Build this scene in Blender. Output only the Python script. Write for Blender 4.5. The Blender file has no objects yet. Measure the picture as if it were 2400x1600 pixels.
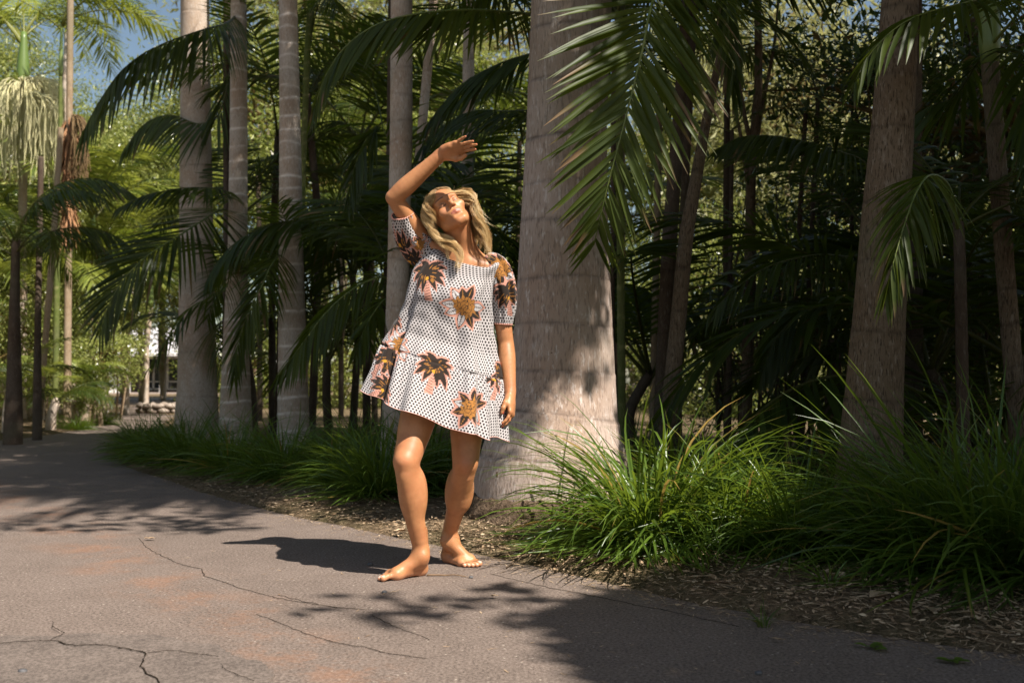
import bpy, math, random
import numpy as np
from mathutils import Vector, Matrix

# ------------------------------------------------------------------ camera, sky, sun, exposure
scene = bpy.context.scene
COL = scene.collection
F = 2400 * 35.0 / 36.0            # focal length in pixels of the 2400 x 1600 photograph
CAM_H = 0.80
PITCH = math.atan(97 / F)
cam_d = bpy.data.cameras.new('camera')
cam_d.lens = 35.0
cam_d.sensor_width = 36.0
cam_d.clip_start = 0.05
cam_d.clip_end = 600.0
cam_d.dof.use_dof = True
cam_d.dof.focus_distance = 4.3
cam_d.dof.aperture_fstop = 3.6
cam = bpy.data.objects.new('camera', cam_d)
COL.objects.link(cam)
cam.location = (0, 0, CAM_H)
cam.rotation_euler = (math.pi / 2 + PITCH, 0, 0)
scene.camera = cam

SUN = np.array([0.575, -0.52, 1.0])
SUN_N = SUN / np.linalg.norm(SUN)
SUN_EL = math.asin(SUN_N[2])
world = bpy.data.worlds.new('World')
scene.world = world
world.use_nodes = True
wn = world.node_tree
wn.nodes.clear()
sky = wn.nodes.new('ShaderNodeTexSky')
sky.sky_type = 'NISHITA'
sky.sun_disc = False
sky.sun_elevation = SUN_EL
sky.sun_rotation = math.atan2(SUN[0], SUN[1])
sky.altitude = 50
sky.air_density = 1.0
sky.dust_density = 1.2
sky.ozone_density = 1.0
bg = wn.nodes.new('ShaderNodeBackground')
bg.inputs['Strength'].default_value = 0.072
wo = wn.nodes.new('ShaderNodeOutputWorld')
wb = wn.nodes.new('ShaderNodeMixRGB')          # white balance of the warm photograph
wb.blend_type = 'MULTIPLY'
wb.inputs[0].default_value = 1.0
wb.inputs[2].default_value = (1.06, 1.0, 0.88, 1)
wn.links.new(sky.outputs[0], wb.inputs[1])
wn.links.new(wb.outputs[0], bg.inputs[0])
wn.links.new(bg.outputs[0], wo.inputs[0])

sun_d = bpy.data.lights.new('sun', 'SUN')
sun_d.energy = 5.0
sun_d.angle = math.radians(0.55)
sun_d.color = (1.0, 0.93, 0.85)
sun = bpy.data.objects.new('sun', sun_d)
COL.objects.link(sun)
sun.location = (6, -6, 12)
sun.rotation_euler = Vector(SUN_N).to_track_quat('Z', 'Y').to_euler()

scene.view_settings.view_transform = 'Standard'
scene.view_settings.look = 'None'
scene.view_settings.gamma = 1.0
scene.view_settings.use_curve_mapping = False
scene.view_settings.exposure = 0.9
scene.render.engine = 'CYCLES'
cy = scene.cycles
cy.max_bounces = 7
cy.diffuse_bounces = 4
cy.glossy_bounces = 2
cy.transmission_bounces = 5
cy.transparent_max_bounces = 4
cy.caustics_reflective = False
cy.caustics_refractive = False
cy.sample_clamp_indirect = 4.0
cy.use_denoising = True
try:
    cy.denoiser = 'OPENIMAGEDENOISE'
except Exception:
    pass

# ------------------------------------------------------------------ helpers
UP = np.array([0.0, 0, 1])
_cp, _sp = math.cos(PITCH), math.sin(PITCH)


def P(px, py, D):
    """World point at depth Y = D that the photograph shows at pixel (px, py)."""
    dx = (px - 1200) / F
    dz = (800 - py) / F
    d = np.array([dx, _cp - dz * _sp, dz * _cp + _sp])
    return np.array([0, 0, CAM_H]) + d * (D / d[1])


def to_px(p):
    p = np.asarray(p, float)
    q = p - np.array([0, 0, CAM_H])
    y = q[..., 1] * _cp + q[..., 2] * _sp
    z = -q[..., 1] * _sp + q[..., 2] * _cp
    return np.stack([1200 + F * q[..., 0] / y, 800 - F * z / y], -1)


def nz(v):
    v = np.asarray(v, float)
    return v / np.maximum(np.linalg.norm(v, axis=-1, keepdims=True), 1e-9)


def make_mesh(name, V, faces, attrs=None, smooth=True, mats=()):
    """Mesh from numpy arrays; faces is a list of (M,k) index arrays."""
    me = bpy.data.meshes.new(name)
    V = np.ascontiguousarray(V, dtype=np.float32)
    faces = [np.asarray(f, np.int32) for f in faces if len(f)]
    nl = sum(f.size for f in faces)
    nf = sum(len(f) for f in faces)
    me.vertices.add(len(V))
    me.vertices.foreach_set('co', V.ravel())
    me.loops.add(nl)
    me.loops.foreach_set('vertex_index', np.concatenate([f.ravel() for f in faces]))
    me.polygons.add(nf)
    tot = np.concatenate([np.full(len(f), f.shape[1], np.int32) for f in faces])
    start = np.concatenate([[0], np.cumsum(tot)[:-1]]).astype(np.int32)
    me.polygons.foreach_set('loop_start', start)
    me.polygons.foreach_set('use_smooth', np.full(nf, bool(smooth)))
    for k, a in (attrs or {}).items():
        a = np.asarray(a, np.float32)
        if a.ndim == 1:
            at = me.attributes.new(k, 'FLOAT', 'POINT')
            at.data.foreach_set('value', a)
        else:
            at = me.attributes.new(k, 'FLOAT_COLOR', 'POINT')
            at.data.foreach_set('color', a.ravel())
    for m in mats:
        me.materials.append(m)
    me.update(calc_edges=True)
    return me


def obj(name, me, parent=None, loc=None):
    o = bpy.data.objects.new(name, me)
    COL.objects.link(o)
    if parent is not None:
        o.parent = parent
        # the geometry is in world coordinates: undo the parent's placement
        par = parent
        off = Vector((0, 0, 0))
        while par is not None:
            off += par.location
            par = par.parent
        o.location = -off if loc is None else loc
    elif loc is not None:
        o.location = loc
    return o


def tag(o, label, cat, group=None, kind=None):
    if label:
        o['label'] = label
    if cat:
        o['category'] = cat
    if group:
        o['group'] = group
    if kind:
        o['kind'] = kind
    return o


def empty(name, loc, label, cat, group=None):
    o = bpy.data.objects.new(name, None)
    COL.objects.link(o)
    o.empty_display_size = 0.1
    o.location = Vector([float(c) for c in loc])
    return tag(o, label, cat, group)


class MB:
    """Collects vertex and face arrays into one mesh."""
    def __init__(s):
        s.V, s.F, s.A, s.n = [], [], {}, 0

    def add(s, V, faces, **attrs):
        V = np.asarray(V, float).reshape(-1, 3)
        s.V.append(V)
        for f in faces:
            f = np.asarray(f)
            if len(f):
                s.F.append(f + s.n)
        for k in set(list(attrs) + list(s.A)):
            if k not in s.A:
                s.A[k] = [np.zeros(s.n)] if s.n else []
            a = attrs.get(k, 0.0)
            s.A[k].append(np.broadcast_to(np.asarray(a, float), (len(V),)) if np.ndim(a) < 2 else a)
        s.n += len(V)
        return s

    def mesh(s, name, mats=(), smooth=True):
        byk = {}
        for f in s.F:
            byk.setdefault(f.shape[1], []).append(f)
        return make_mesh(name, np.concatenate(s.V), [np.concatenate(v) for v in byk.values()],
                         {k: np.concatenate(v) for k, v in s.A.items()}, smooth, mats)


def box_arrays(lo, hi):
    x0, y0, z0 = lo
    x1, y1, z1 = hi
    V = np.array([[x0, y0, z0], [x1, y0, z0], [x1, y1, z0], [x0, y1, z0], [x0, y0, z1], [x1, y0, z1], [x1, y1, z1], [x0, y1, z1]])
    Q = np.array([[0, 3, 2, 1], [4, 5, 6, 7], [0, 1, 5, 4], [1, 2, 6, 5], [2, 3, 7, 6], [3, 0, 4, 7]])
    return V, [Q]


def tube_arrays(path, rad, sides=10, caps=True):
    path = np.asarray(path, float)
    n = len(path)
    rad = np.broadcast_to(np.asarray(rad, float), (n,) if np.ndim(rad) < 2 else (n, sides))
    T = np.gradient(path, axis=0)
    T = nz(T)
    ref = np.array([1.0, 0, 0]) if abs(T[0][0]) < 0.8 else np.array([0, 1.0, 0])
    Nn = np.zeros_like(path)
    v = ref
    for i in range(n):
        v = v - T[i] * np.dot(v, T[i])
        v = v / max(np.linalg.norm(v), 1e-9)
        Nn[i] = v
    B = np.cross(T, Nn)
    th = np.linspace(0, 2 * np.pi, sides, endpoint=False)
    r = rad[:, None] if rad.ndim == 1 else rad
    V = path[:, None, :] + (np.cos(th)[None, :, None] * Nn[:, None, :] + np.sin(th)[None, :, None] * B[:, None, :]) * r[..., None]
    V = V.reshape(-1, 3)
    i = np.arange(n - 1)[:, None] * sides
    j = np.arange(sides)[None, :]
    j2 = (j + 1) % sides
    Q = np.stack([i + j, i + j2, i + sides + j2, i + sides + j], -1).reshape(-1, 4)
    fs = [Q]
    if caps:
        V = np.concatenate([V, path[:1], path[-1:]])
        c0, c1 = len(V) - 2, len(V) - 1
        jj = np.arange(sides)
        fs.append(np.stack([np.full(sides, c0), (jj + 1) % sides, jj], -1))
        b = (n - 1) * sides
        fs.append(np.stack([np.full(sides, c1), b + jj, b + (jj + 1) % sides], -1))
    return V, fs


def spline(pts, n):
    """Catmull-Rom through pts, n samples evenly by arc length."""
    p = np.asarray(pts, float)
    q = np.concatenate([[2 * p[0] - p[1]], p, [2 * p[-1] - p[-2]]])
    out = []
    for i in range(len(p) - 1):
        t = np.linspace(0, 1, 24, endpoint=False)[:, None]
        a, b, c, d = q[i], q[i + 1], q[i + 2], q[i + 3]
        out.append(0.5 * (2 * b + (c - a) * t + (2 * a - 5 * b + 4 * c - d) * t ** 2 + (3 * b - a - 3 * c + d) * t ** 3))
    out = np.concatenate(out + [p[-1:]])
    s = np.concatenate([[0], np.cumsum(np.linalg.norm(np.diff(out, axis=0), axis=1))])
    u = np.linspace(0, s[-1], n)
    return np.stack([np.interp(u, s, out[:, k]) for k in range(out.shape[1])], -1)


def smooth_noise(rng, n, k):
    """1-D smooth noise in -1..1 with k knots."""
    return np.interp(np.linspace(0, 1, n), np.linspace(0, 1, k), rng.uniform(-1, 1, k))


def in_poly(pts, poly):
    x, y = pts[..., 0], pts[..., 1]
    r = np.zeros(x.shape, bool)
    m = len(poly)
    for i in range(m):
        x1, y1 = poly[i]
        x2, y2 = poly[(i + 1) % m]
        c = ((y1 > y) != (y2 > y))
        xi = (x2 - x1) * (y - y1) / ((y2 - y1) if y2 != y1 else 1e-12) + x1
        r ^= c & (x < xi)
    return r


def seg_dist(pts, line):
    """Distance from 2-D points to a polyline."""
    d = np.full(pts.shape[:-1], 1e9)
    for a, b in zip(line[:-1], line[1:]):
        a, b = np.asarray(a, float), np.asarray(b, float)
        ab = b - a
        t = np.clip(((pts - a) @ ab) / (ab @ ab), 0, 1)
        d = np.minimum(d, np.linalg.norm(pts - a - t[..., None] * ab, axis=-1))
    return d


def lands(p):
    """Where on the ground the shadow of a point falls."""
    p = np.asarray(p, float)
    return np.stack([p[..., 0] - SUN[0] * p[..., 2], p[..., 1] - SUN[1] * p[..., 2]], -1)


# ------------------------------------------------------------------ materials
class NT:
    def __init__(s, name):
        s.m = bpy.data.materials.new(name)
        s.m.use_nodes = True
        s.t = s.m.node_tree
        s.t.nodes.clear()
        s.out = s.n('OutputMaterial')

    def n(s, typ, **kw):
        nd = s.t.nodes.new('ShaderNode' + typ)
        for k, v in kw.items():
            if k in nd.inputs:
                s.set(nd, k, v)
            else:
                setattr(nd, k, v)
        return nd

    def set(s, nd, k, v):
        if isinstance(v, bpy.types.NodeSocket):
            s.t.links.new(v, nd.inputs[k])
        elif isinstance(v, tuple) and len(v) == 3 and nd.inputs[k].type == 'RGBA':
            nd.inputs[k].default_value = (*v, 1)
        else:
            nd.inputs[k].default_value = v

    def math(s, op, a, b=0.0, c=None):
        nd = s.n('Math', operation=op)
        s.set(nd, 0, a)
        s.set(nd, 1, b)
        if c is not None:
            s.set(nd, 2, c)
        return nd.outputs[0]

    def mix(s, f, a, b, mode='MIX'):
        nd = s.n('MixRGB', blend_type=mode)
        s.set(nd, 0, f)
        s.set(nd, 1, a)
        s.set(nd, 2, b)
        return nd.outputs[0]

    def ramp(s, f, a, b, smooth=True):
        nd = s.n('MapRange')
        if smooth:
            nd.interpolation_type = 'SMOOTHSTEP'
        s.set(nd, 0, f)
        nd.inputs[1].default_value = a
        nd.inputs[2].default_value = b
        return nd.outputs[0]

    def coord(s, which='Object', scale=None):
        c = s.n('TexCoord').outputs[which]
        if scale:
            mp = s.n('Mapping')
            s.t.links.new(c, mp.inputs[0])
            mp.inputs['Scale'].default_value = scale
            c = mp.outputs[0]
        return c

    def noise(s, scale, detail=4, vec=None, rough=0.6, out=0):
        nd = s.n('TexNoise')
        nd.inputs['Scale'].default_value = scale
        nd.inputs['Detail'].default_value = detail
        nd.inputs['Roughness'].default_value = rough
        if vec is not None:
            s.t.links.new(vec, nd.inputs['Vector'])
        return nd.outputs[out]

    def attr(s, name, out='Fac'):
        return s.n('Attribute', attribute_name=name).outputs[out]

    def bump(s, h, strength, dist=0.01):
        nd = s.n('Bump')
        s.set(nd, 'Height', h)
        nd.inputs['Strength'].default_value = strength
        nd.inputs['Distance'].default_value = dist
        return nd.outputs[0]

    def principled(s, color, rough=0.6, spec=0.4, normal=None, **kw):
        nd = s.n('BsdfPrincipled')
        s.set(nd, 'Base Color', color)
        s.set(nd, 'Roughness', rough)
        nd.inputs['Specular IOR Level'].default_value = spec
        if normal is not None:
            s.t.links.new(normal, nd.inputs['Normal'])
        for k, v in kw.items():
            s.set(nd, k, v)
        return nd.outputs[0]

    def done(s, sh):
        s.t.links.new(sh, s.out.inputs[0])
        return s.m


def leaf_material(name, dark, light, trans, tf=0.4, rough=0.38, spec=0.5, dry=(0.20, 0.13, 0.05)):
    """Blade: per-leaf tint from 'var', dead tips from 'dry', light passing through."""
    t = NT(name)
    var = t.attr('var')
    rnd = t.n('ObjectInfo').outputs['Random']
    f = t.math('ADD', t.math('MULTIPLY', var, 0.75), t.math('MULTIPLY', rnd, 0.25))
    nz_ = t.noise(9.0, 2, t.coord('Object'))
    f2 = t.math('ADD', f, t.math('MULTIPLY', t.math('SUBTRACT', nz_, 0.5), 0.5))
    c = t.mix(t.ramp(f2, 0.0, 1.0), dark, light)
    dr = t.attr('dry')
    c = t.mix(dr, c, dry)
    tc = t.mix(t.ramp(f2, 0.0, 1.0), tuple(x * 0.75 for x in trans), trans)
    tc = t.mix(dr, tc, dry)
    p = t.principled(c, rough, spec)
    tr = t.n('BsdfTranslucent')
    t.set(tr, 'Color', tc)
    mx = t.n('MixShader')
    mx.inputs[0].default_value = tf
    t.t.links.new(p, mx.inputs[1])
    t.t.links.new(tr.outputs[0], mx.inputs[2])
    return t.done(mx.outputs[0])


M = {}
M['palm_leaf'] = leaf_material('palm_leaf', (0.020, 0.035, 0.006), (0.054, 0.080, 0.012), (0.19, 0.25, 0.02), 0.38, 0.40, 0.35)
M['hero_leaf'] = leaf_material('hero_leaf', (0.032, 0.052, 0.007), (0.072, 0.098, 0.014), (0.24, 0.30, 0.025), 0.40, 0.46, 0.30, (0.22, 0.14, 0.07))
M['lit_palm_leaf'] = leaf_material('lit_palm_leaf', (0.06, 0.10, 0.018), (0.30, 0.34, 0.07), (0.46, 0.50, 0.07), 0.40, 0.35, 0.5)  # brighter copy of palm_leaf, sunlight put into the colour
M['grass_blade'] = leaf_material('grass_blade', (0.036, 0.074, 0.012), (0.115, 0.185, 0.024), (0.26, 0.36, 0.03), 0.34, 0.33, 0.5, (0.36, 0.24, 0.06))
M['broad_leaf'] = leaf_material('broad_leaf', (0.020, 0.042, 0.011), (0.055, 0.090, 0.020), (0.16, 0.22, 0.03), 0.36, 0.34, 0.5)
M['lit_leaf'] = leaf_material('lit_leaf', (0.07, 0.11, 0.018), (0.38, 0.40, 0.12), (0.46, 0.50, 0.10), 0.33, 0.26, 0.5)  # brighter than broad_leaf, the sunlit look is in the colour
M['pale_leaf'] = leaf_material('pale_leaf', (0.22, 0.24, 0.09), (0.42, 0.40, 0.19), (0.45, 0.44, 0.16), 0.40, 0.4, 0.4)
M['dead_leaf'] = leaf_material('dead_leaf', (0.17, 0.105, 0.06), (0.30, 0.20, 0.12), (0.20, 0.12, 0.05), 0.2, 0.6, 0.2)


def bark_material(name, warm, grey, light, streak=1.0, ring_dark=0.55, ring_light=0.0, scale=1.0, fine=0.5):
    t = NT(name)
    co = t.coord('Object', (1, 1, 0.28))
    n1 = t.noise(70 * scale, 4, co, 0.7)
    n2 = t.noise(3.2 * scale, 4, t.coord('Object', (1, 1, 0.6)), 0.6)
    n3 = t.noise(150 * scale, 2, t.coord('Object', (1, 1, 0.16)), 0.6)
    c = t.mix(t.ramp(n2, 0.35, 0.65), warm, grey)
    c = t.mix(t.math('MULTIPLY', t.ramp(n1, 0.52, 0.70), 0.75), c, light)
    c = t.mix(t.math('MULTIPLY', t.ramp(n3, 0.5, 0.68), fine * streak), c, tuple(x * 0.42 for x in warm))
    n4 = t.noise(1.3 * scale, 3, t.coord('Object'), 0.5)
    c = t.mix(t.math('MULTIPLY', t.ramp(n4, 0.52, 0.72), 0.35), c, (0.10, 0.105, 0.06))
    rg = t.attr('ring')
    br = t.noise(14, 2, t.coord('Object'))
    rgd = t.math('MULTIPLY', rg, t.ramp(br, 0.25, 0.6))
    if ring_dark:
        c = t.mix(t.math('MULTIPLY', rgd, ring_dark), c, tuple(x * 0.28 for x in warm))
    if ring_light:
        c = t.mix(t.math('MULTIPLY', rgd, ring_light), c, tuple(min(1, x * 1.35) for x in light))
    h = t.math('ADD', t.math('MULTIPLY', n1, 0.6), t.math('MULTIPLY', n3, 0.6))
    h = t.math('SUBTRACT', h, t.math('MULTIPLY', rg, 0.7))
    return t.done(t.principled(c, 0.85, 0.15, t.bump(h, 0.75, 0.006)))


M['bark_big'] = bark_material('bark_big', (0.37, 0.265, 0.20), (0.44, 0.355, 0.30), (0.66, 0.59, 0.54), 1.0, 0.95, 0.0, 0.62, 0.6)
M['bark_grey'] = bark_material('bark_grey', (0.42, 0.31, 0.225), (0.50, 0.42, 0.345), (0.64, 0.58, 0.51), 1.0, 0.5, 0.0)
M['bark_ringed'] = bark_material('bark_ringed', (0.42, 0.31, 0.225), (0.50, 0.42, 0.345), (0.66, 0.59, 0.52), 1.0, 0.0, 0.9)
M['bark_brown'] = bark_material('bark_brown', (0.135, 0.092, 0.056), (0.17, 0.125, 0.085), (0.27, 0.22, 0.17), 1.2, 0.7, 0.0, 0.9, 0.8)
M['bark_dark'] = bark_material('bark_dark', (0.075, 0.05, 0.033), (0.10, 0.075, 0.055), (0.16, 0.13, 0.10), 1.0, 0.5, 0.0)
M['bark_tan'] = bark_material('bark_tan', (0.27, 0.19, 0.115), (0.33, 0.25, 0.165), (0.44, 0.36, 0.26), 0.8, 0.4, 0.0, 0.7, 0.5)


def simple_material(name, a, b, scale=20, rough=0.7, spec=0.3, bump=0.3, dist=0.01, stretch=(1, 1, 1)):
    t = NT(name)
    n = t.noise(scale, 5, t.coord('Object', stretch))
    n2 = t.noise(scale * 0.12, 3, t.coord('Object'))
    c = t.mix(t.ramp(t.math('ADD', t.math('MULTIPLY', n, 0.6), t.math('MULTIPLY', n2, 0.4)), 0.36, 0.64), a, b)
    return t.done(t.principled(c, rough, spec, t.bump(n, bump, dist)))


M['crownshaft'] = simple_material('crownshaft', (0.10, 0.16, 0.035), (0.17, 0.22, 0.06), 6, 0.4, 0.5, 0.1, 0.01, (1, 1, 0.1))
M['green_cane'] = bark_material('green_cane', (0.10, 0.13, 0.03), (0.14, 0.15, 0.05), (0.22, 0.20, 0.09), 0.6, 0.0, 0.8)
M['rachis'] = simple_material('rachis', (0.10, 0.14, 0.03), (0.17, 0.19, 0.05), 12, 0.45, 0.4, 0.1)
M['rachis_dark'] = simple_material('rachis_dark', (0.05, 0.065, 0.02), (0.09, 0.095, 0.03), 12, 0.5, 0.4, 0.1)
M['root'] = simple_material('root', (0.045, 0.03, 0.018), (0.17, 0.12, 0.08), 45, 0.95, 0.1, 1.0, 0.02)
M['twig'] = simple_material('twig', (0.16, 0.10, 0.055), (0.26, 0.17, 0.10), 30, 0.85, 0.1, 0.4)
M['flower_string'] = simple_material('flower_string', (0.58, 0.55, 0.28), (0.74, 0.68, 0.42), 30, 0.7, 0.2, 0.2)
M['shaggy'] = simple_material('shaggy', (0.20, 0.09, 0.04), (0.46, 0.25, 0.13), 26, 0.9, 0.1, 0.6, 0.02, (1, 1, 0.2))
# ------------------------------------------------------------------ ground, road, far court, building
rng = np.random.default_rng(11)


def jitter_line(pts, step, amp, rng):
    p = np.asarray(pts, float)
    L = np.linalg.norm(np.diff(p, axis=0), axis=1).sum()
    q = spline(p, max(4, int(L / step)))
    k = len(q)
    n = smooth_noise(rng, k, max(4, k // 3)) * amp + rng.uniform(-1, 1, k) * amp * 0.35
    t = nz(np.gradient(q, axis=0))
    return q + np.stack([-t[:, 1], t[:, 0]], -1) * n[:, None]


ROAD_R = jitter_line([(9, 0.9), (5, 1.7), (2.6, 2.35), (1.52, 2.95), (0.88, 3.44), (0.5, 3.86), (0.02, 4.5), (-0.68, 5.29), (-1.67, 6.48),
                      (-2.7, 8.0), (-3.85, 9.9), (-4.7, 11.8), (-5.6, 15), (-6.7, 19), (-9.3, 28), (-16.5, 50)], 0.12, 0.018, rng)
ROAD_L = jitter_line([(-21.5, 50), (-12.6, 32), (-9.2, 22), (-7.9, 18), (-7.15, 15.4), (-7.3, 13.3), (-8.6, 12.1), (-12, 11.6), (-30, 11)], 0.25, 0.05, rng)
ROAD_POLY = np.concatenate([ROAD_R, ROAD_L, [(-30, -12), (9, -12)]])


def axis(lo, a, b, hi, fine, grow=1.16):
    m = list(np.arange(a, b, fine))
    s, x = fine, b
    r = []
    while x < hi:
        r.append(x)
        s = min(s * grow, 4.0)
        x += s
    r.append(hi)
    s, x = fine, a - fine
    l = []
    while x > lo:
        l.append(x)
        s = min(s * grow, 4.0)
        x -= s
    l.append(lo)
    return np.array(l[::-1] + m + r)


gx = axis(-220, -4.2, 3.2, 220, 0.055)
gy = axis(-60, 2.2, 8.2, 420, 0.055)
GX, GY = np.meshgrid(gx, gy)
pts = np.stack([GX, GY], -1)
near = (GY < 60) & (np.abs(GX) < 35)
inside = np.zeros(GX.shape, bool)
inside[near] = in_poly(pts[near], ROAD_POLY)
dist = np.full(GX.shape, 5.0)
dist[near] = np.minimum(seg_dist(pts[near], ROAD_R), seg_dist(pts[near], ROAD_L))


def bumps(x, y):
    return (np.sin(x * 2.1 + 1.3 * np.sin(y * 1.7)) + np.sin(y * 2.9 + x * 0.7 + 2) + 0.6 * np.sin(x * 6.3 - y * 5.1) + 0.5 * np.sin(x * 11 + y * 13.3)) / 3.1


def ground_z(x, y, d=None):
    x, y = np.asarray(x, float), np.asarray(y, float)
    if d is None:
        q = np.stack([x, y], -1)
        d = np.minimum(seg_dist(q, ROAD_R), seg_dist(q, ROAD_L))
        ins = in_poly(q, ROAD_POLY)
    else:
        ins = None
    z = 0.012 + 0.055 * np.clip(d / 0.5, 0, 1) + 0.022 * bumps(x, y) * np.clip(d / 0.25, 0.15, 1)
    if ins is not None:
        z = np.where(ins, 0.0, z)
    return z


GZ = ground_z(GX, GY, dist) + rng.normal(0, 0.004, GX.shape) * (dist < 3)
GZ = np.where(inside, -0.03 - 0 * GX, GZ)
ny, nx = GX.shape
ii = (np.arange(ny - 1)[:, None] * nx + np.arange(nx - 1)[None]).ravel()
Q = np.stack([ii, ii + 1, ii + 1 + nx, ii + nx], -1)

t = NT('forest_soil')
co = t.coord('Object')
n1 = t.noise(38, 6, co, 0.75)
n2 = t.noise(1.4, 4, co)
n3 = t.noise(160, 3, co, 0.7)
c = t.mix(t.ramp(n1, 0.35, 0.65), (0.095, 0.066, 0.040), (0.25, 0.18, 0.11))
c = t.mix(t.math('MULTIPLY', t.ramp(n3, 0.55, 0.7), 0.7), c, (0.40, 0.28, 0.16))
c = t.mix(t.math('MULTIPLY', t.ramp(n2, 0.45, 0.62), 0.4), c, (0.07, 0.075, 0.025))
M['soil'] = t.done(t.principled(c, 0.95, 0.1, t.bump(t.math('ADD', n1, n3), 0.9, 0.02)))
ground = obj('ground', make_mesh('ground', np.stack([GX, GY, GZ], -1).reshape(-1, 3), [Q], smooth=True, mats=[M['soil']]))
tag(ground, 'brown leaf-strewn forest soil under the palms', None, kind='structure')

# --- asphalt
t = NT('asphalt')
co = t.coord('Object')
big = t.noise(0.9, 4, co)
mid = t.noise(7, 5, co, 0.65)
fine = t.noise(95, 4, co, 0.8)
vo = t.n('TexVoronoi')
vo.inputs['Scale'].default_value = 48
t.t.links.new(co, vo.inputs['Vector'])
c = t.mix(t.ramp(t.math('ADD', t.math('MULTIPLY', big, 0.5), t.math('MULTIPLY', mid, 0.5)), 0.38, 0.62), (0.150, 0.108, 0.086), (0.205, 0.152, 0.124))
c = t.mix(t.ramp(fine, 0.36, 0.64), t.mix(0.6, c, (0.03, 0.024, 0.02)), t.mix(0.32, c, (0.38, 0.32, 0.27)))
spk = t.math('MULTIPLY', t.ramp(vo.outputs['Distance'], 0.24, 0.10), t.ramp(vo.outputs['Color'], 0.74, 0.82))
c = t.mix(t.math('MULTIPLY', spk, 0.8), c, (0.50, 0.43, 0.35))
sx = t.n('SeparateXYZ')
t.t.links.new(co, sx.inputs[0])
dd = t.math('ADD', t.math('MULTIPLY', sx.outputs[0], 0.81), t.math('MULTIPLY_ADD', sx.outputs[1], 0.588, -1.25))
dd = t.math('ADD', dd, t.math('MULTIPLY', t.math('SUBTRACT', t.noise(1.7, 3, co), 0.5), 0.5))
band = t.ramp(t.math('ABSOLUTE', dd), 0.30, 0.02)
blot = t.ramp(t.math('ADD', t.math('MULTIPLY', t.noise(3.0, 4, co), 0.6), t.math('MULTIPLY', t.noise(34, 4, co, 0.8), 0.4)), 0.46, 0.62)
c = t.mix(t.math('MULTIPLY', t.math('MULTIPLY', band, blot), 0.30), c, (0.34, 0.135, 0.05))
h = t.math('ADD', t.math('MULTIPLY', fine, 0.7), t.math('MULTIPLY', mid, 1.2))
M['asphalt'] = t.done(t.principled(c, 0.86, 0.25, t.bump(h, 0.8, 0.007)))
road = obj('road', make_mesh('road', np.c_[ROAD_POLY, np.zeros(len(ROAD_POLY))], [np.arange(len(ROAD_POLY))[None]], smooth=False, mats=[M['asphalt']]))
tag(road, 'worn brown-grey asphalt driveway with cracks and rusty stains', None, kind='structure')


def G(px, py):
    p = P(px, py, 10.0)
    o = np.array([0, 0, CAM_H])
    d = p - o
    return (o + d * (-CAM_H / d[2]))[:2]


# smoother repair patch at the lower left, a thin skin on the road
t = NT('asphalt_patch')
co = t.coord('Object')
fine = t.noise(110, 4, co, 0.8)
mid = t.noise(5, 4, co)
c = t.mix(t.ramp(mid, 0.35, 0.65), (0.125, 0.096, 0.080), (0.175, 0.136, 0.113))
c = t.mix(t.ramp(fine, 0.40, 0.62), t.mix(0.5, c, (0.03, 0.025, 0.02)), t.mix(0.25, c, (0.33, 0.28, 0.24)))
M['patch'] = t.done(t.principled(c, 0.8, 0.3, t.bump(t.math('ADD', fine, mid), 0.5, 0.004)))
pp = [G(x, y) for x, y in [(-60, 1494), (120, 1491), (300, 1491), (420, 1499), (520, 1520), (590, 1548), (640, 1590), (650, 1640), (400, 1720), (-100, 1700)]]
pp = jitter_line(pp + pp[:1], 0.02, 0.022, rng)[:-1]
pm = MB()
n = len(pp)
top = np.c_[pp, np.full(n, 0.0045)]
bot = np.c_[pp + (pp - pp.mean(0)) * 0.004, np.full(n, -0.002)]
idx = np.arange(n)
pm.add(np.concatenate([top, bot]), [idx[None], np.stack([idx, idx + n, (idx + 1) % n + n, (idx + 1) % n], -1)])
me = pm.mesh('repair_patch', [M['patch']], False)
obj('repair_patch', me, road)

# cracks: irregular ribbons on the surface, dirt and gap shade in one dark colour
crk_m = simple_material('crack_dirt_shade', (0.012, 0.010, 0.008), (0.045, 0.033, 0.022), 90, 0.95, 0.05, 1.0, 0.01)
CRACKS = [
    ([(325, 1262), (345, 1285), (385, 1305), (430, 1325), (475, 1335), (480, 1350), (540, 1370), (600, 1390), (690, 1410), (790, 1425)], 0.007, 0.001),
    ([(-20, 1514), (60, 1508), (120, 1506), (175, 1518), (230, 1515), (300, 1525), (345, 1535), (335, 1560), (345, 1580), (370, 1598), (390, 1625)], 0.012, 0.006),
    ([(345, 1535), (400, 1530), (450, 1535), (510, 1545)], 0.005, 0.006),
    ([(115, 1505), (145, 1490), (130, 1475), (128, 1460)], 0.006, 0.006),
    ([(600, 1440), (700, 1480), (780, 1505), (860, 1520), (930, 1535), (1000, 1545)], 0.006, 0.001),
    ([(520, 1560), (540, 1580), (600, 1600)], 0.005, 0.006),
    ([(870, 1440), (940, 1475), (1010, 1500)], 0.004, 0.001),
    ([(1150, 1345), (1260, 1372), (1400, 1400), (1600, 1440), (1730, 1470)], 0.007, 0.001),
    ([(650, 1395), (760, 1420), (860, 1430)], 0.003, 0.001),
]
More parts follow.
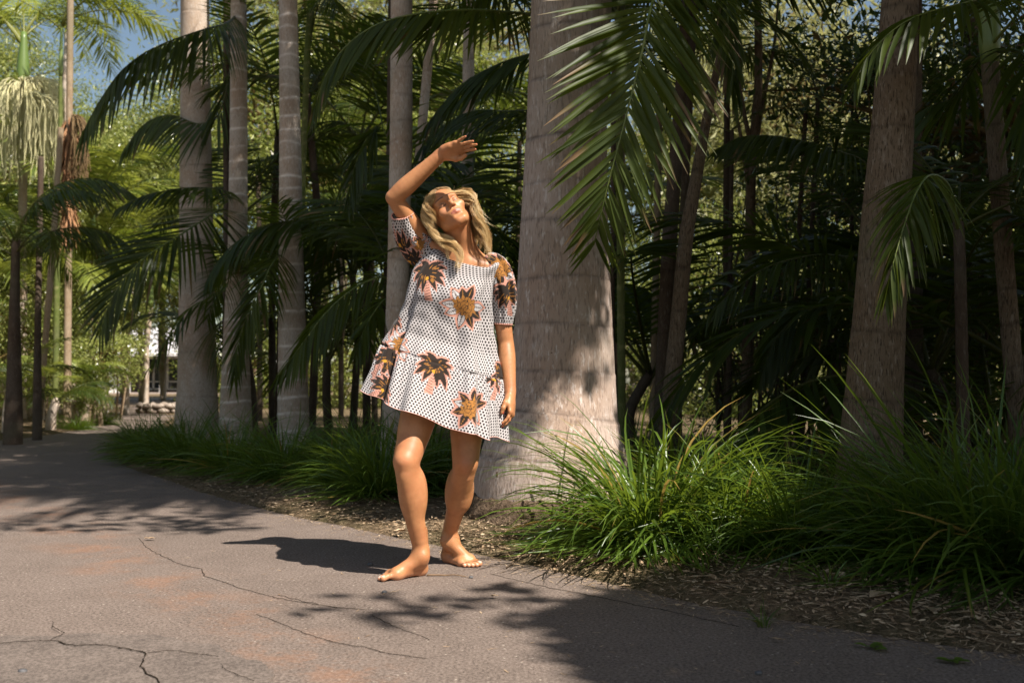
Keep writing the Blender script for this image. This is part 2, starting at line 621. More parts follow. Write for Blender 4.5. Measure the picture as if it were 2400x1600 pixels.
for line, w, z in CRACKS:
    q = np.array([G(x, y) for x, y in line])
    q = jitter_line(q, 0.012, 0.007, rng)
    k = len(q)
    tt = nz(np.gradient(q, axis=0))
    nn = np.stack([-tt[:, 1], tt[:, 0]], -1)
    env = np.sin(np.linspace(0.08, np.pi - 0.08, k)) ** 0.4
    wl = w * env * rng.uniform(0.0, 0.38, k) ** 1.1
    wr = w * env * rng.uniform(0.0, 0.38, k) ** 1.1
    V = np.concatenate([np.c_[q + nn * wl[:, None], np.full(k, z + 0.0015)], np.c_[q, np.full(k, z + 0.003)], np.c_[q - nn * wr[:, None], np.full(k, z + 0.0015)]])
    i = np.arange(k - 1)
    fs = [np.stack([i + k, i + k + 1, i + 1, i], -1), np.stack([i + 2 * k, i + 2 * k + 1, i + k + 1, i + k], -1)]
    obj('crack', make_mesh('crack', V, fs, smooth=False, mats=[crk_m]), road)

# --- far court
court_m = simple_material('court_concrete', (0.40, 0.33, 0.29), (0.50, 0.42, 0.37), 4, 0.9, 0.2, 0.2)
court = obj('forecourt', make_mesh('forecourt', [(-40, 49, 0.012), (-2, 49, 0.012), (-2, 75, 0.012), (-40, 75, 0.012)], [[[0, 1, 2, 3]]], smooth=False, mats=[court_m]))
tag(court, 'pale concrete court in front of the far white veranda', None, kind='structure')

# --- veranda building
white = simple_material('white_paint', (0.74, 0.72, 0.69), (0.80, 0.78, 0.76), 8, 0.6, 0.3, 0.05)
roof_m = simple_material('roof_sheet', (0.66, 0.63, 0.62), (0.75, 0.72, 0.71), 3, 0.5, 0.4, 0.1)
wall_m = simple_material('dark_brick', (0.16, 0.10, 0.08), (0.22, 0.15, 0.12), 12, 0.9, 0.1, 0.3)  # dark brown wall colour
glass_m = NT('dark_glass')
glass_m = glass_m.done(glass_m.principled((0.02, 0.025, 0.03), 0.08, 0.6))
B0 = P(350, 897, 66)
bld = empty('veranda_building', (B0[0], 68, 0), 'long low white roofed building with a posted veranda at the end of the path', 'building')


def bpart(name, boxes, m, parent=bld):
    mb = MB()
    for lo, hi in boxes:
        mb.add(*box_arrays(lo, hi))
    return obj(name, mb.mesh(name, [m], False), parent)


bx0, bx1 = P(236, 897, 66)[0], P(560, 897, 66)[0]
bpart('deck', [((bx0, 66.3, 0.0), (bx1, 72, 0.16))], court_m)
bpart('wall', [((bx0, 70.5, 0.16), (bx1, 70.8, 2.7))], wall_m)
mb = MB()
ridge, eave, y0, y1 = 4.75, 2.72, 65.6, 71.5
n = 60
xs = np.linspace(bx0 - 0.4, bx1 + 0.4, n)
zz = 0.03 * (np.arange(n) % 2)
V = np.concatenate([np.c_[xs, np.full(n, y0), eave + zz], np.c_[xs, np.full(n, y1), ridge + zz], np.c_[xs, np.full(n, y0), eave - 0.16 + 0 * zz]])
i = np.arange(n - 1)
mb.add(V, [np.stack([i, i + 1, i + 1 + n, i + n], -1), np.stack([i + 2 * n, i + 2 * n + 1, i + 1, i], -1)])
mb.add(*box_arrays((bx0 - 0.4, y0 + 0.05, eave - 0.1), (bx1 + 0.4, y1, eave - 0.06)))
obj('roof', mb.mesh('roof', [roof_m], False), bld)
for px in (225, 299, 378, 455, 530):
    x = P(px, 897, 66.4)[0]
    bpart('post', [((x - 0.12, 66.35, 0.0), (x + 0.12, 66.6, 2.63))], white)
for px in (327, 358, 391, 425, 470):
    x = P(px, 897, 70.3)[0]
    w_ = bpart('window', [((x - 0.05, 70.38, 0.3), (x + 0.07, 70.49, 2.6)), ((x + 0.07, 70.38, 0.3), (x + 1.0, 70.49, 0.42)), ((x + 0.07, 70.38, 0.85), (x + 1.0, 70.49, 0.93)), ((x + 0.07, 70.38, 2.5), (x + 1.0, 70.49, 2.6))], white)
    bpart('pane', [((x + 0.075, 70.44, 0.425), (x + 0.99, 70.475, 2.495))], glass_m, w_)
pw = P(272, 897, 66.2)[0]
pw_o = bpart('low_wall', [((pw - 0.62, 66.62, 0.161), (pw + 0.62, 66.95, 0.78))], white)

# --- round stone planter on the path
pc = np.array([P(392, 897, 26.6)[0], 26.6])
planter = empty('stone_planter', (pc[0], pc[1], 0.0), 'low round grey stone planter beside the sunlit path', 'planter')
stone_m = simple_material('planter_stone', (0.17, 0.13, 0.10), (0.42, 0.35, 0.29), 7, 0.9, 0.2, 0.8, 0.03)


def blob(rng, r, sub=2):
    import bmesh
    bm = bmesh.new()
    bmesh.ops.create_icosphere(bm, subdivisions=sub, radius=1.0)
    V = np.array([v.co[:] for v in bm.verts])
    Fc = np.array([[v.index for v in f.verts] for f in bm.faces])
    bm.free()
    V *= (1 + 0.16 * np.sin(V[:, :1] * 3 + rng.uniform(0, 6)) * np.sin(V[:, 1:2] * 4 + rng.uniform(0, 6)) + rng.normal(0, 0.03, (len(V), 1)))
    return V * np.asarray(r), [Fc]


for row in range(2):
    for k in range(14):
        a = (k + 0.5 * row) / 14 * 2 * np.pi
        V, fs = blob(rng, (0.17, 0.12, 0.085), 1)
        ca, sa = math.cos(a + np.pi / 2), math.sin(a + np.pi / 2)
        V = np.c_[V[:, 0] * ca - V[:, 1] * sa, V[:, 0] * sa + V[:, 1] * ca, V[:, 2]]
        V += [pc[0] + 0.68 * math.cos(a), pc[1] + 0.68 * math.sin(a), 0.07 + 0.13 * row]
        obj('stone', make_mesh('stone', V, fs, mats=[stone_m]), planter)
V, fs = tube_arrays([(pc[0], pc[1], 0.0), (pc[0], pc[1], 0.2)], [0.66, 0.62], 20)
obj('soil_fill', make_mesh('soil_fill', V, fs, mats=[M['soil']]), planter)
# ------------------------------------------------------------------ foliage generators
def leaf_strips(P0, D, S, L, W, droop, segs=4, fold=0.25, prof=None, var=None, dry=None, curl=0.0):
    """Blades from base points P0 along D, width direction S, sagging by droop. Three vertices per section (folded along the midrib)."""
    P0, D, S = np.asarray(P0, float), nz(D), np.asarray(S, float)
    n = len(P0)
    L, W, droop = (np.broadcast_to(np.asarray(a, float), (n,)) for a in (L, W, droop))
    t = np.linspace(0, 1, segs + 1)
    Dt = D[:, None, :] + np.array([0, 0, -1.0])[None, None] * (droop[:, None] * (t[None] * 2.0))[..., None]
    Dt = nz(Dt)
    step = L[:, None, None] / segs * 0.5 * (Dt[:, :-1] + Dt[:, 1:])
    C = np.concatenate([np.zeros((n, 1, 3)), np.cumsum(step, axis=1)], 1) + P0[:, None, :]
    Sx = S[:, None, :] - Dt * np.sum(S[:, None, :] * Dt, -1, keepdims=True)
    Sx = nz(Sx)
    Nn = np.cross(Dt, Sx)
    if prof is None:
        prof = np.interp(t, [0, 0.12, 0.35, 0.7, 1.0], [0.45, 0.85, 1.0, 0.72, 0.03])
    hw = 0.5 * W[:, None] * prof[None]
    Lf = C + Sx * hw[..., None] + Nn * (hw * fold)[..., None]
    Rt = C - Sx * hw[..., None] + Nn * (hw * fold)[..., None]
    V = np.stack([Lf, C, Rt], 2).reshape(-1, 3)
    m = segs + 1
    b = (np.arange(n)[:, None] * m + np.arange(segs)[None]) * 3
    b = b.reshape(-1)
    Qs = np.concatenate([np.stack([b, b + 1, b + 4, b + 3], -1), np.stack([b + 1, b + 2, b + 5, b + 4], -1)])
    vv = np.repeat(np.broadcast_to(np.asarray(0.5 if var is None else var, float), (n,)), m * 3)
    dr = np.zeros((n, m)) if dry is None else np.clip((t[None] - (1 - np.asarray(dry)[:, None])) * 8, 0, 1)
    return V, [Qs], vv, np.repeat(dr.reshape(-1), 3)


def pinnate(path, nl, Lmax, W, a0, a1, normal, droop, sag, rng, start=0.12, lprof=None, jit=0.06, up=0.0, segs=4, fold=0.3, blade=0.75, dryf=0.1, sides=(1, -1), gap=0.0):
    """Leaflet arrays along a rachis path. normal: normal of the frond plane (points to its upper face)."""
    k = len(path)
    T = nz(np.gradient(path, axis=0))
    s = np.linspace(start, 0.995, nl)
    out = []
    for sd in sides:
        ss = np.clip(s + rng.normal(0, 0.25 / nl, nl), start, 1)
        if gap:
            ss = ss[rng.uniform(0, 1, len(ss)) > gap]
        idx = ss * (k - 1)
        p = np.stack([np.interp(idx, np.arange(k), path[:, j]) for j in range(3)], -1)
        tt = nz(np.stack([np.interp(idx, np.arange(k), T[:, j]) for j in range(3)], -1))
        Nn = np.asarray(normal(p, tt) if callable(normal) else np.broadcast_to(normal, p.shape), float)
        Nn = nz(Nn - tt * np.sum(Nn * tt, -1, keepdims=True))
        B = np.cross(tt, Nn) * sd
        x = (ss - start) / (1 - start)
        a = np.radians(a0 + (a1 - a0) * x + rng.normal(0, 4, len(ss)))
        D = tt * np.cos(a)[:, None] + B * np.sin(a)[:, None] + Nn * (up + rng.normal(0, jit, len(ss)))[:, None]
        D[:, 2] -= sag
        D += rng.normal(0, jit, D.shape)
        D = nz(D)
        lp = (np.interp(x, [0, 0.12, 0.4, 0.75, 1], [0.55, 0.85, 1.0, 0.78, 0.42]) if lprof is None else np.interp(x, *lprof))
        L = Lmax * lp * rng.uniform(0.88, 1.06, len(ss))
        Wd = W * (0.55 + 0.45 * np.sin(np.pi * np.clip(x * 0.9 + 0.08, 0, 1))) * rng.uniform(0.85, 1.1, len(ss))
        S = tt * blade + Nn * (1 - blade) * rng.uniform(-0.6, 1.0, (len(ss), 1))
        out.append(dict(P0=p, D=D, S=S, L=L, W=Wd, droop=droop * rng.uniform(0.5, 1.4, len(ss)), segs=segs, fold=fold * sd,
                        var=np.clip(rng.normal(0.5, 0.22, len(ss)), 0, 1), dry=np.where(rng.uniform(0, 1, len(ss)) < dryf, rng.uniform(0.05, 0.5, len(ss)), 0.02)))
    return out


def frond_mesh(name, length, bend, nl, Lmax, W, rng, droop=0.25, sag=0.12, a0=68, a1=30, mat='palm_leaf', up=0.12, segs=3, elev=55, petiole=0.18, twist=0.0, dryf=0.06):
    """A whole frond growing along +X from the origin: rachis rises at elev degrees and bends over."""
    k = 26
    s = np.linspace(0, 1, k)
    e = np.radians(elev - bend * s ** 1.25)
    st = length / (k - 1)
    x = np.concatenate([[0], np.cumsum(np.cos(e[:-1]) * st)])
    z = np.concatenate([[0], np.cumsum(np.sin(e[:-1]) * st)])
    y = 0.06 * length * s ** 2 * rng.uniform(-1, 1)
    path = np.stack([x, y, z], -1)
    T = nz(np.gradient(path, axis=0))
    nrm = np.stack([-T[:, 2], 0 * T[:, 0] + twist, T[:, 0]], -1)

    def normal(p, tt):
        return np.stack([-tt[:, 2], 0 * tt[:, 0] + twist, np.abs(tt[:, 0]) + 1e-3], -1)
    mb = MB()
    V, fs = tube_arrays(path, np.interp(s, [0, 0.2, 1], [0.022, 0.013, 0.003]) * (length / 2.5), 5)
    mb.add(V, fs, var=0.9, dry=0.25)
    for d in pinnate(path, nl, Lmax, W, a0, a1, normal, droop, sag, rng, start=petiole, up=up, segs=segs, dryf=dryf):
        V, fs, vv, dr = leaf_strips(**d)
        mb.add(V, fs, var=vv, dry=dr)
    me = mb.mesh(name, [M[mat]])
    me['reach'] = length
    return me, path


rng = np.random.default_rng(5)
FR_BIG = [frond_mesh('palm_frond', 2.9, b, 46, 0.75, 0.045, rng, 0.30, 0.15, elev=e) for b, e in ((75, 55), (95, 50), (60, 35), (110, 62))]
FR_DARK = [frond_mesh('young_frond', 2.1, b, 40, 0.62, 0.036, rng, 0.22, 0.10, elev=e, segs=4) for b, e in ((70, 66), (88, 60), (105, 68), (62, 48), (95, 45))]
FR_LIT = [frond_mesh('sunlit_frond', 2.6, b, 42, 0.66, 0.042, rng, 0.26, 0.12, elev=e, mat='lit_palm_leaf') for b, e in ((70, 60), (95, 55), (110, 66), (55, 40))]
FR_ARCH = [frond_mesh('drooping_frond', 2.3, b, 48, 0.70, 0.034, rng, 0.55, 0.35, elev=e, segs=5, up=0.0) for b, e in ((120, 60), (100, 45))]

LIT_FAR = np.array([(-6.5, 16.5), (-8.5, 14.5), (-22, 15), (-45, 45), (-30, 75), (-12, 50), (-9, 28)])
LIT = np.array([(-9, -1), (-9, 3.0), (-3.4, 5.15), (-2.7, 5.35), (-1.75, 5.35), (-1.45, 5.55), (-1.6, 6.0), (-1.4, 6.6), (-1.1, 6.25), (-0.8, 5.75), (-0.35, 5.74), (-0.18, 5.98), (-0.36, 6.35), (-0.24, 6.6), (0.02, 6.5), (0.35, 6.0), (0.65, 5.75), (0.98, 5.0), (1.2, 4.6), (1.2, 4.3), (0.55, 3.95),
                (0.16, 3.45), (0.22, 2.9), (0.36, 2.2), (0.2, -1)])


def lit_fraction(me, mw, far=1):
    n = len(me.vertices)
    co = np.empty(n * 3, np.float32)
    me.vertices.foreach_get('co', co)
    co = co.reshape(-1, 3)[::4]
    mw = np.array(mw)
    w = co @ mw[:3, :3].T + mw[:3, 3]
    q = lands(w)
    return in_poly(q, LIT).mean() + far * 0.25 * in_poly(q, LIT_FAR).mean()


def place_frond(me, name, parent, base, az, scale=1.0, roll=0.0, pitch=0.0, keep_lit=0.01):
    """Frond object as a child of parent (an Empty at a location without rotation)."""
    R = Matrix.Rotation(az, 4, 'Z') @ Matrix.Rotation(-pitch, 4, 'Y') @ Matrix.Rotation(roll, 4, 'X')
    mw = Matrix.Translation(Vector([float(c) for c in base])) @ R @ Matrix.Scale(scale, 4)
    if keep_lit is not None and lit_fraction(me, mw) > keep_lit:
        return None  # frond left out so its shade stays off the sunlit ground
    o = bpy.data.objects.new(name, me)
    COL.objects.link(o)
    o.parent = parent
    o.matrix_local = Matrix.Translation(-parent.location) @ mw
    return o


def trunk_geo(centers, radii, rings, rng, sides=28, dz_fine=0.016, z_fine=6.5, wob=0.02, ring_amp=0.012, ring_w=0.012):
    """Tube through centers (sorted by z) with leaf-scar rings."""
    c = np.asarray(centers, float)
    zmin, zmax = c[0, 2], c[-1, 2]
    zs = np.concatenate([np.arange(zmin, min(z_fine, zmax), dz_fine), np.arange(min(z_fine, zmax), zmax + 0.2, 0.25)])
    rk = np.asarray(radii, float)

    def sm(v):
        y = np.interp(zs, c[:, 2], v)
        w = max(3, int(0.30 / dz_fine)) | 1
        pad = np.pad(y, w // 2, mode='reflect', reflect_type='odd')
        return np.convolve(pad, np.ones(w) / w, 'valid')
    x, y, r = sm(c[:, 0]), sm(c[:, 1]), sm(rk)
    ring = np.zeros(len(zs))
    saw = np.zeros(len(zs))
    rz = []
    z = zmin + rings[0] * rng.uniform(0.3, 1)
    while z < zmax:
        rz.append(z)
        z += rng.uniform(*rings)
    rz = np.array(rz)
    th = np.linspace(0, 2 * np.pi, sides, endpoint=False)
    R = np.repeat(r[:, None], sides, 1)
    ringA = np.zeros((len(zs), sides))
    for q in rz:
        ph = rng.uniform(0, 6.28)
        zq = q + 0.010 * np.sin(th + ph) + 0.005 * np.sin(3 * th + ph * 2)
        d = zs[:, None] - zq[None]
        st = rng.uniform(0.5, 1.0)
        ringA = np.maximum(ringA, np.exp(-(d / ring_w) ** 2) * st)
        R += r[:, None] * ring_amp * st * (np.exp(-np.abs(d) / 0.05) * np.sign(-d) * 0.8 + np.exp(-((d + 0.015) / 0.015) ** 2) * 0.9)
    for k in (2, 3, 5):
        R += r[:, None] * wob / k * np.sin(k * th[None] + rng.uniform(0, 6) + zs[:, None] * rng.uniform(-0.5, 0.5))
    V, fs = tube_arrays(np.stack([x, y, zs], -1), R, sides)
    a = np.concatenate([ringA.reshape(-1), [0, 0]])
    return V, fs, a


def trunk_from_px(D, rows, ztop, lean=None):
    """rows: (py, x_left, x_right) from the photograph, at depth D; extended upward to ztop with the slope of the top rows."""
    rows = sorted(rows, key=lambda r: -r[0])
    c = [P((a + b) / 2, y, D) for y, a, b in rows]
    r = [(b - a) / 2 / F * D for y, a, b in rows]
    if c[0][2] > -0.05:
        c.insert(0, np.array([c[0][0], c[0][1], -0.08]))
        r.insert(0, r[0] * 1.04)
    if c[-1][2] < ztop:
        sl = (c[-1] - c[-2]) / (c[-1][2] - c[-2][2])
        if lean is not None:
            sl = np.array([lean[0], lean[1], 1])
        top = c[-1] + sl * (ztop - c[-1][2])
        rs = max(r[-1] * 0.8, r[-1] + (r[-1] - r[-2]) / max(c[-1][2] - c[-2][2], 1e-3) * (ztop - c[-1][2]) * 0.25)
        c.append(top)
        r.append(min(rs, r[-1]))
    return np.array(c), np.array(r)


def palm(name, label, centers, radii, bark, rings, rng, group=None, fronds=None, nf=13, scale=1.0, shaft=True, sides=28, ring_amp=0.012, dz=0.016, z_fine=6.5, keep=0.01, cat='palm tree', azs=None, wob=0.02, ring_w=0.012):
    root = empty(name, (centers[0][0], centers[0][1], 0.0), label, cat, group)
    V, fs, a = trunk_geo(centers, radii, rings, rng, sides=sides, ring_amp=ring_amp, dz_fine=dz, z_fine=z_fine, wob=wob, ring_w=ring_w)
    obj('trunk', make_mesh('trunk', V, fs, {'ring': a}, mats=[M[bark]]), root)
    top = np.array(centers[-1], float)
    r = radii[-1]
    if shaft:
        zz = np.linspace(0, 1, 9)
        V, fs = tube_arrays(top + np.outer(zz, [0, 0, 0.95 * scale]), np.interp(zz, [0, 0.1, 0.35, 1], [r * 0.98, r * 1.22, r * 1.12, r * 0.5]), 16)
        obj('crownshaft', make_mesh('crownshaft', V, fs, mats=[M['crownshaft']]), root)
        top = top + [0, 0, 0.9 * scale]
    for i in range(nf):
        az = i * 2.399 + rng.uniform(-0.3, 0.3) if azs is None else azs[i]
        me, _ = (fronds or FR_BIG)[rng.integers(len(fronds or FR_BIG))]
        place_frond(me, 'frond', root, top - [0, 0, 0.02 * i], az, scale * rng.uniform(0.88, 1.1), rng.uniform(-0.35, 0.35), rng.uniform(-0.35, 0.25), keep)
    root['top'] = [float(v) for v in top]
    return root


def hero_frond(root, pts, nl, Lmax, W, a0, a1, normal, droop, sag, seed, start=0.05, lprof=None, blade=0.75, split=True, rad=0.012, mat='hero_leaf', rmat='rachis', up=0.0, jit=0.05, fold=0.35, dryf=0.1, sides=(1, -1), gap=0.0, segs=6):
    """A frond traced at its own place; its leaflets are objects of their own when split."""
    rng = np.random.default_rng(seed)
    path = spline(np.array([P(*p) for p in pts]), 60)
    s = np.linspace(0, 1, 60)
    V, fs = tube_arrays(path, np.interp(s, [0, 0.3, 1], [rad, rad * 0.65, rad * 0.16]), 8)
    fr = obj('frond', make_mesh('frond', V, fs, mats=[M[rmat]]), root)
    mb = MB()
    for d in pinnate(path, nl, Lmax, W, a0, a1, normal, droop, sag, rng, start=start, lprof=lprof, blade=blade, up=up, jit=jit, segs=segs, fold=fold, dryf=dryf, sides=sides, gap=gap):
        if split:
            V, fs, vv, dr = leaf_strips(**d)
            n = len(d['P0'])
            m = len(V) // n
            q = fs[0][(fs[0][:, 0] < m)]
            for i in range(n):
                o = obj('leaflet', make_mesh('leaflet', V[i * m:(i + 1) * m], [q], {'var': vv[i * m:(i + 1) * m], 'dry': dr[i * m:(i + 1) * m]}, mats=[M[mat]]), fr)
        else:
            V, fs, vv, dr = leaf_strips(**d)
            mb.add(V, fs, var=vv, dry=dr)
    if not split:
        obj('leaflets', mb.mesh('leaflets', [M[mat]]), fr)['kind'] = 'stuff'
    return fr


# ------------------------------------------------------------------ broadleaf crowns
def crown_mesh(name, rng, R, ncl, per, leaf, mat, cl=0.35, hollow=0.5, twigs=True, aspect=0.42, avoid=None, centre=(0, 0, 0)):
    """Leaves in many small sprays spread through an uneven ellipsoid, with the twigs that carry them."""
    R = np.asarray(R, float)
    d = nz(rng.normal(0, 1, (ncl, 3)))
    rad = rng.uniform(hollow, 1.0, ncl) ** 0.7
    lump = 1 + 0.28 * np.sin(d[:, 0] * 4 + 1) * np.sin(d[:, 1] * 5 + 2) + 0.2 * np.sin(d[:, 2] * 6)
    C = d * (rad * lump)[:, None] * R
    n = ncl * per
    p = np.repeat(C, per, 0) + rng.normal(0, 1, (n, 3)) * cl * np.array([1, 1, 0.55])
    if avoid is not None:
        k = ~avoid(p + np.asarray(centre))
        p = p[k]
        n = len(p)
    D = nz(rng.normal(0, 1, (n, 3)) + nz(p) * 0.7 + [0, 0, -0.35])
    S = nz(np.cross(D, nz(rng.normal(0, 0.55, (n, 3)) + UP)))
    L = leaf * rng.uniform(0.6, 1.25, n)
    N_ = np.cross(D, S)
    w = L * aspect * 0.5
    V = np.stack([p, p + D * (L * 0.45)[:, None] + S * w[:, None] + N_ * (w * 0.35)[:, None], p + D * L[:, None] - N_ * (L * 0.12)[:, None],
                  p + D * (L * 0.45)[:, None] - S * w[:, None] + N_ * (w * 0.35)[:, None]], 1).reshape(-1, 3)
    b = np.arange(n) * 4
    mb = MB()
    mb.add(V, [np.concatenate([np.stack([b, b + 1, b + 2], -1), np.stack([b, b + 2, b + 3], -1)])], var=np.repeat(np.clip(rng.normal(0.5, 0.28, n), 0, 1), 4), dry=np.repeat((rng.uniform(0, 1, n) < 0.03) * 0.8, 4))
    if twigs:
        for c in C[rng.integers(0, ncl, min(ncl, 46))]:
            q = spline([c * 0.12, c * 0.5 + rng.normal(0, 0.12, 3) * R, c], 6)
            if avoid is not None and avoid(spline(q, 24) + np.asarray(centre)).any():
                continue
            V, fs = tube_arrays(q, np.linspace(0.03, 0.006, 6) * (R[0] / 2), 4)
            mb.add(V, fs, var=0.0, dry=0.9)
    return mb.mesh(name, [M[mat]], smooth=False)


def broad_tree(name, label, base, h_crown, crown, scale, bark, rng, group=None, stems=1, rad=0.09, cat='tree', rot=None, spread=0.0, cname='crown'):
    root = empty(name, (base[0], base[1], 0), label, cat, group)
    for i in range(stems):
        a = rng.uniform(0, 6.28)
        b = np.array([base[0], base[1], -0.1]) + np.array([math.cos(a), math.sin(a), 0]) * spread * 0.25 * (stems > 1)
        t_ = np.array([base[0], base[1], h_crown]) + np.array([math.cos(a), math.sin(a), 0]) * spread
        q = spline([b, b * 0.6 + t_ * 0.4 + rng.normal(0, 0.08, 3), t_], 22)
        V, fs = tube_arrays(q, np.linspace(rad, rad * 0.45, 22) * rng.uniform(0.7, 1.1), 9)
        obj('trunk', make_mesh('trunk', V, fs, {'ring': np.zeros(len(V))}, mats=[M[bark]]), root)
    o = bpy.data.objects.new(cname, crown)
    COL.objects.link(o)
    o.parent = root
    o.location = (0, 0, h_crown)
    o.rotation_euler = (0, 0, rng.uniform(0, 6.28) if rot is None else rot)
    o.scale = (scale,) * 3 if np.ndim(scale) == 0 else scale
    return root


rng = np.random.default_rng(21)
CR_DARK = [crown_mesh('dark_crown', rng, (1.5, 1.5, 1.6), 130, 30, 0.09, 'broad_leaf', 0.22, 0.25) for _ in range(3)]
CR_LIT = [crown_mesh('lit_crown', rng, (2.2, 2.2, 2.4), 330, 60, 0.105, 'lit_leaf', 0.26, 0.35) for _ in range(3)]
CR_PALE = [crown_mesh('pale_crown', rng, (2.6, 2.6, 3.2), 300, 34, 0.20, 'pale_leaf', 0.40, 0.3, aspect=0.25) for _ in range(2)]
# ------------------------------------------------------------------ the palms of the photograph
rng = np.random.default_rng(77)
DAPPLE = [np.array([G(*p) for p in q]) for q in (
    [(640, 1450), (760, 1402), (960, 1378), (1290, 1380), (1330, 1440), (1120, 1452), (900, 1462)],
    [(1230, 1460), (1300, 1440), (1500, 1500), (1330, 1540)])] + [np.array([(-0.36, 5.9), (0.1, 5.9), (0.1, 6.5), (-0.4, 6.6)])]
KEEP_LIT = [np.array([G(*p) for p in q]) for q in (
    [(1230, 1560), (1370, 1548), (1500, 1590), (1330, 1620)], [(1360, 1455), (1440, 1440), (1470, 1475), (1390, 1490)], [(1440, 1555), (1560, 1540), (1700, 1580), (1600, 1610)], [(1270, 1500), (1340, 1490), (1400, 1520), (1300, 1530)])]


_dr = np.random.default_rng(55)


def avoid_lit(p):  # drops crown leaves whose shadow would land on the sunlit patches
    q = lands(p)
    a = in_poly(q, LIT)
    for d_ in DAPPLE:
        a &= ~(in_poly(q, d_) & (_dr.uniform(0, 1, len(q)) < 0.07))
    for d_ in KEEP_LIT:
        a |= in_poly(q, d_)
    return a


def tpx(name, label, D, rows, ztop, bark, rings, **kw):
    c, r = trunk_from_px(D, rows, ztop, kw.pop('lean', None))
    return palm(name, label, c, r, bark, rings, rng, **kw)


main = tpx('royal_palm', 'huge pale palm trunk with swollen foot right behind the woman', 5.75,
           [(1215, 1100, 1492), (1150, 1104, 1488), (1080, 1120, 1474), (1000, 1152, 1452), (950, 1178, 1446), (900, 1195, 1441), (700, 1210, 1431), (500, 1221, 1423), (300, 1233, 1421), (0, 1244, 1434)],
           8.6, 'bark_big', (0.20, 0.36), nf=15, scale=1.15, sides=64, ring_amp=0.010, wob=0.012, dz=0.012, keep=0.008)
# root foot under the swollen base
zz = np.linspace(0, 1, 12)
cx, cyy = P(1296, 1215, 5.75)[0], 5.75
V, fs = tube_arrays(np.c_[np.full(12, cx), np.full(12, cyy), -0.06 + zz * 0.235], np.interp(zz, [0, 0.5, 0.85, 1], [0.57, 0.545, 0.515, 0.482]), 72)
V[:-2] += (np.random.default_rng(3).normal(0, 0.006, (len(V) - 2, 3)))
obj('root_foot', make_mesh('root_foot', V, fs, mats=[M['root']]), main)
# old scars and pegs on the main trunk
for k, (px, py, h_) in enumerate([(1168, 1110, 0.10), (1203, 1130, 0.07), (1242, 1150, 0.085), (1290, 830, 0.03), (1372, 955, 0.05), (1262, 985, 0.025)]):
    rr = 0.44 if py > 1000 else 0.27
    p0 = P(px, py, 5.75)
    p0[1] = 5.75 - math.sqrt(max(0.01, rr ** 2 - (p0[0] - cx) ** 2)) + 0.01
    V, fs = blob(np.random.default_rng(k), (0.013, 0.022, h_ * 0.45), 2)
    obj('bark_scar', make_mesh('bark_scar', V + p0, fs, mats=[M['root']]), main)

tpx('palm_tree', 'stout grey palm trunk at the left end of the row beside the path', 13.2, [(1035, 405, 516), (980, 411, 512), (900, 417, 508), (750, 420, 504), (600, 421, 501), (300, 423, 495), (0, 424, 490)], 9.0, 'bark_grey', (0.35, 0.6), nf=13, ring_amp=0.008)
tpx('palm_tree', 'grey ringed palm trunk second in the row from the path', 12.0, [(1040, 512, 592), (950, 517, 588), (850, 521, 584), (600, 534, 580), (300, 539, 580), (0, 541, 578)], 8.4, 'bark_ringed', (0.16, 0.26), nf=12)
tpx('palm_tree', 'straight ringed palm trunk third in the row, standing alone', 10.5, [(1060, 649, 730), (1000, 650, 725), (900, 652, 722), (600, 654, 711), (300, 655, 705), (0, 654, 697)], 8.0, 'bark_ringed', (0.13, 0.2), nf=12)
tpx('palm_tree', "slim grey palm trunk right behind the woman's raised elbow", 8.2, [(1110, 886, 947), (1020, 894, 951), (800, 902, 956), (600, 909, 960), (300, 914, 967), (0, 916, 967)], 7.6, 'bark_grey', (0.17, 0.24), nf=12, ring_amp=0.014)
right_palm = tpx('palm_tree', 'thick brown palm trunk leaning at the right between two grass clumps', 5.0, [(1265, 1946, 2114), (1100, 1964, 2111), (900, 1986, 2114), (700, 2006, 2121), (500, 2022, 2130), (300, 2044, 2140), (0, 2068, 2152)], 7.0, 'bark_brown', (0.25, 0.4), nf=14, sides=48, dz=0.012, wob=0.012)
far_right = tpx('palm_tree', 'slim brown palm leaning left at the right edge', 5.6, [(1260, 2392, 2440), (1000, 2365, 2406), (600, 2333, 2374), (170, 2302, 2342)], P(2322, 150, 5.6)[2], 'bark_brown', (0.2, 0.34), fronds=FR_DARK, nf=6, scale=1.0, azs=[-0.5, 0.2, 0.7, 1.2, -1.0, 1.6])

# slim palms behind the row
tpx('palm_tree', 'thin brown palm trunk between the first and second grey trunks', 12.9, [(600, 523, 541), (260, 523, 540), (0, 523, 541)], 7.2, 'bark_dark', (0.1, 0.2), nf=8, scale=0.8, sides=14)
tpx('palm_tree', 'leaning thin palm trunk just right of the elbow trunk', 11.0, [(700, 940, 962), (390, 970, 992), (115, 995, 1017)], 7.0, 'bark_grey', (0.2, 0.35), nf=8, scale=0.8, sides=16)
slim_c = tpx('palm_tree', 'thin upright palm trunk above the raised hand', 10.5, [(700, 1080, 1112), (320, 1083, 1112), (0, 1086, 1112)], 7.0, 'bark_grey', (0.25, 0.4), nf=8, scale=0.8, sides=16)
tpx('palm_tree', 'thin green stemmed palm right of the third trunk', 12.0, [(700, 700, 715), (420, 703, 716), (120, 712, 728), (0, 722, 740)], 6.8, 'green_cane', (0.12, 0.2), nf=8, scale=0.8, sides=12)
tpx('cane_palm', 'ringed cane palm, green above and brown below, beside the big trunk', 6.6, [(1060, 1449, 1468), (900, 1447, 1466), (560, 1445, 1463)], 3.3, 'green_cane', (0.16, 0.26), fronds=FR_DARK, nf=5, scale=0.8, sides=16, shaft=False)
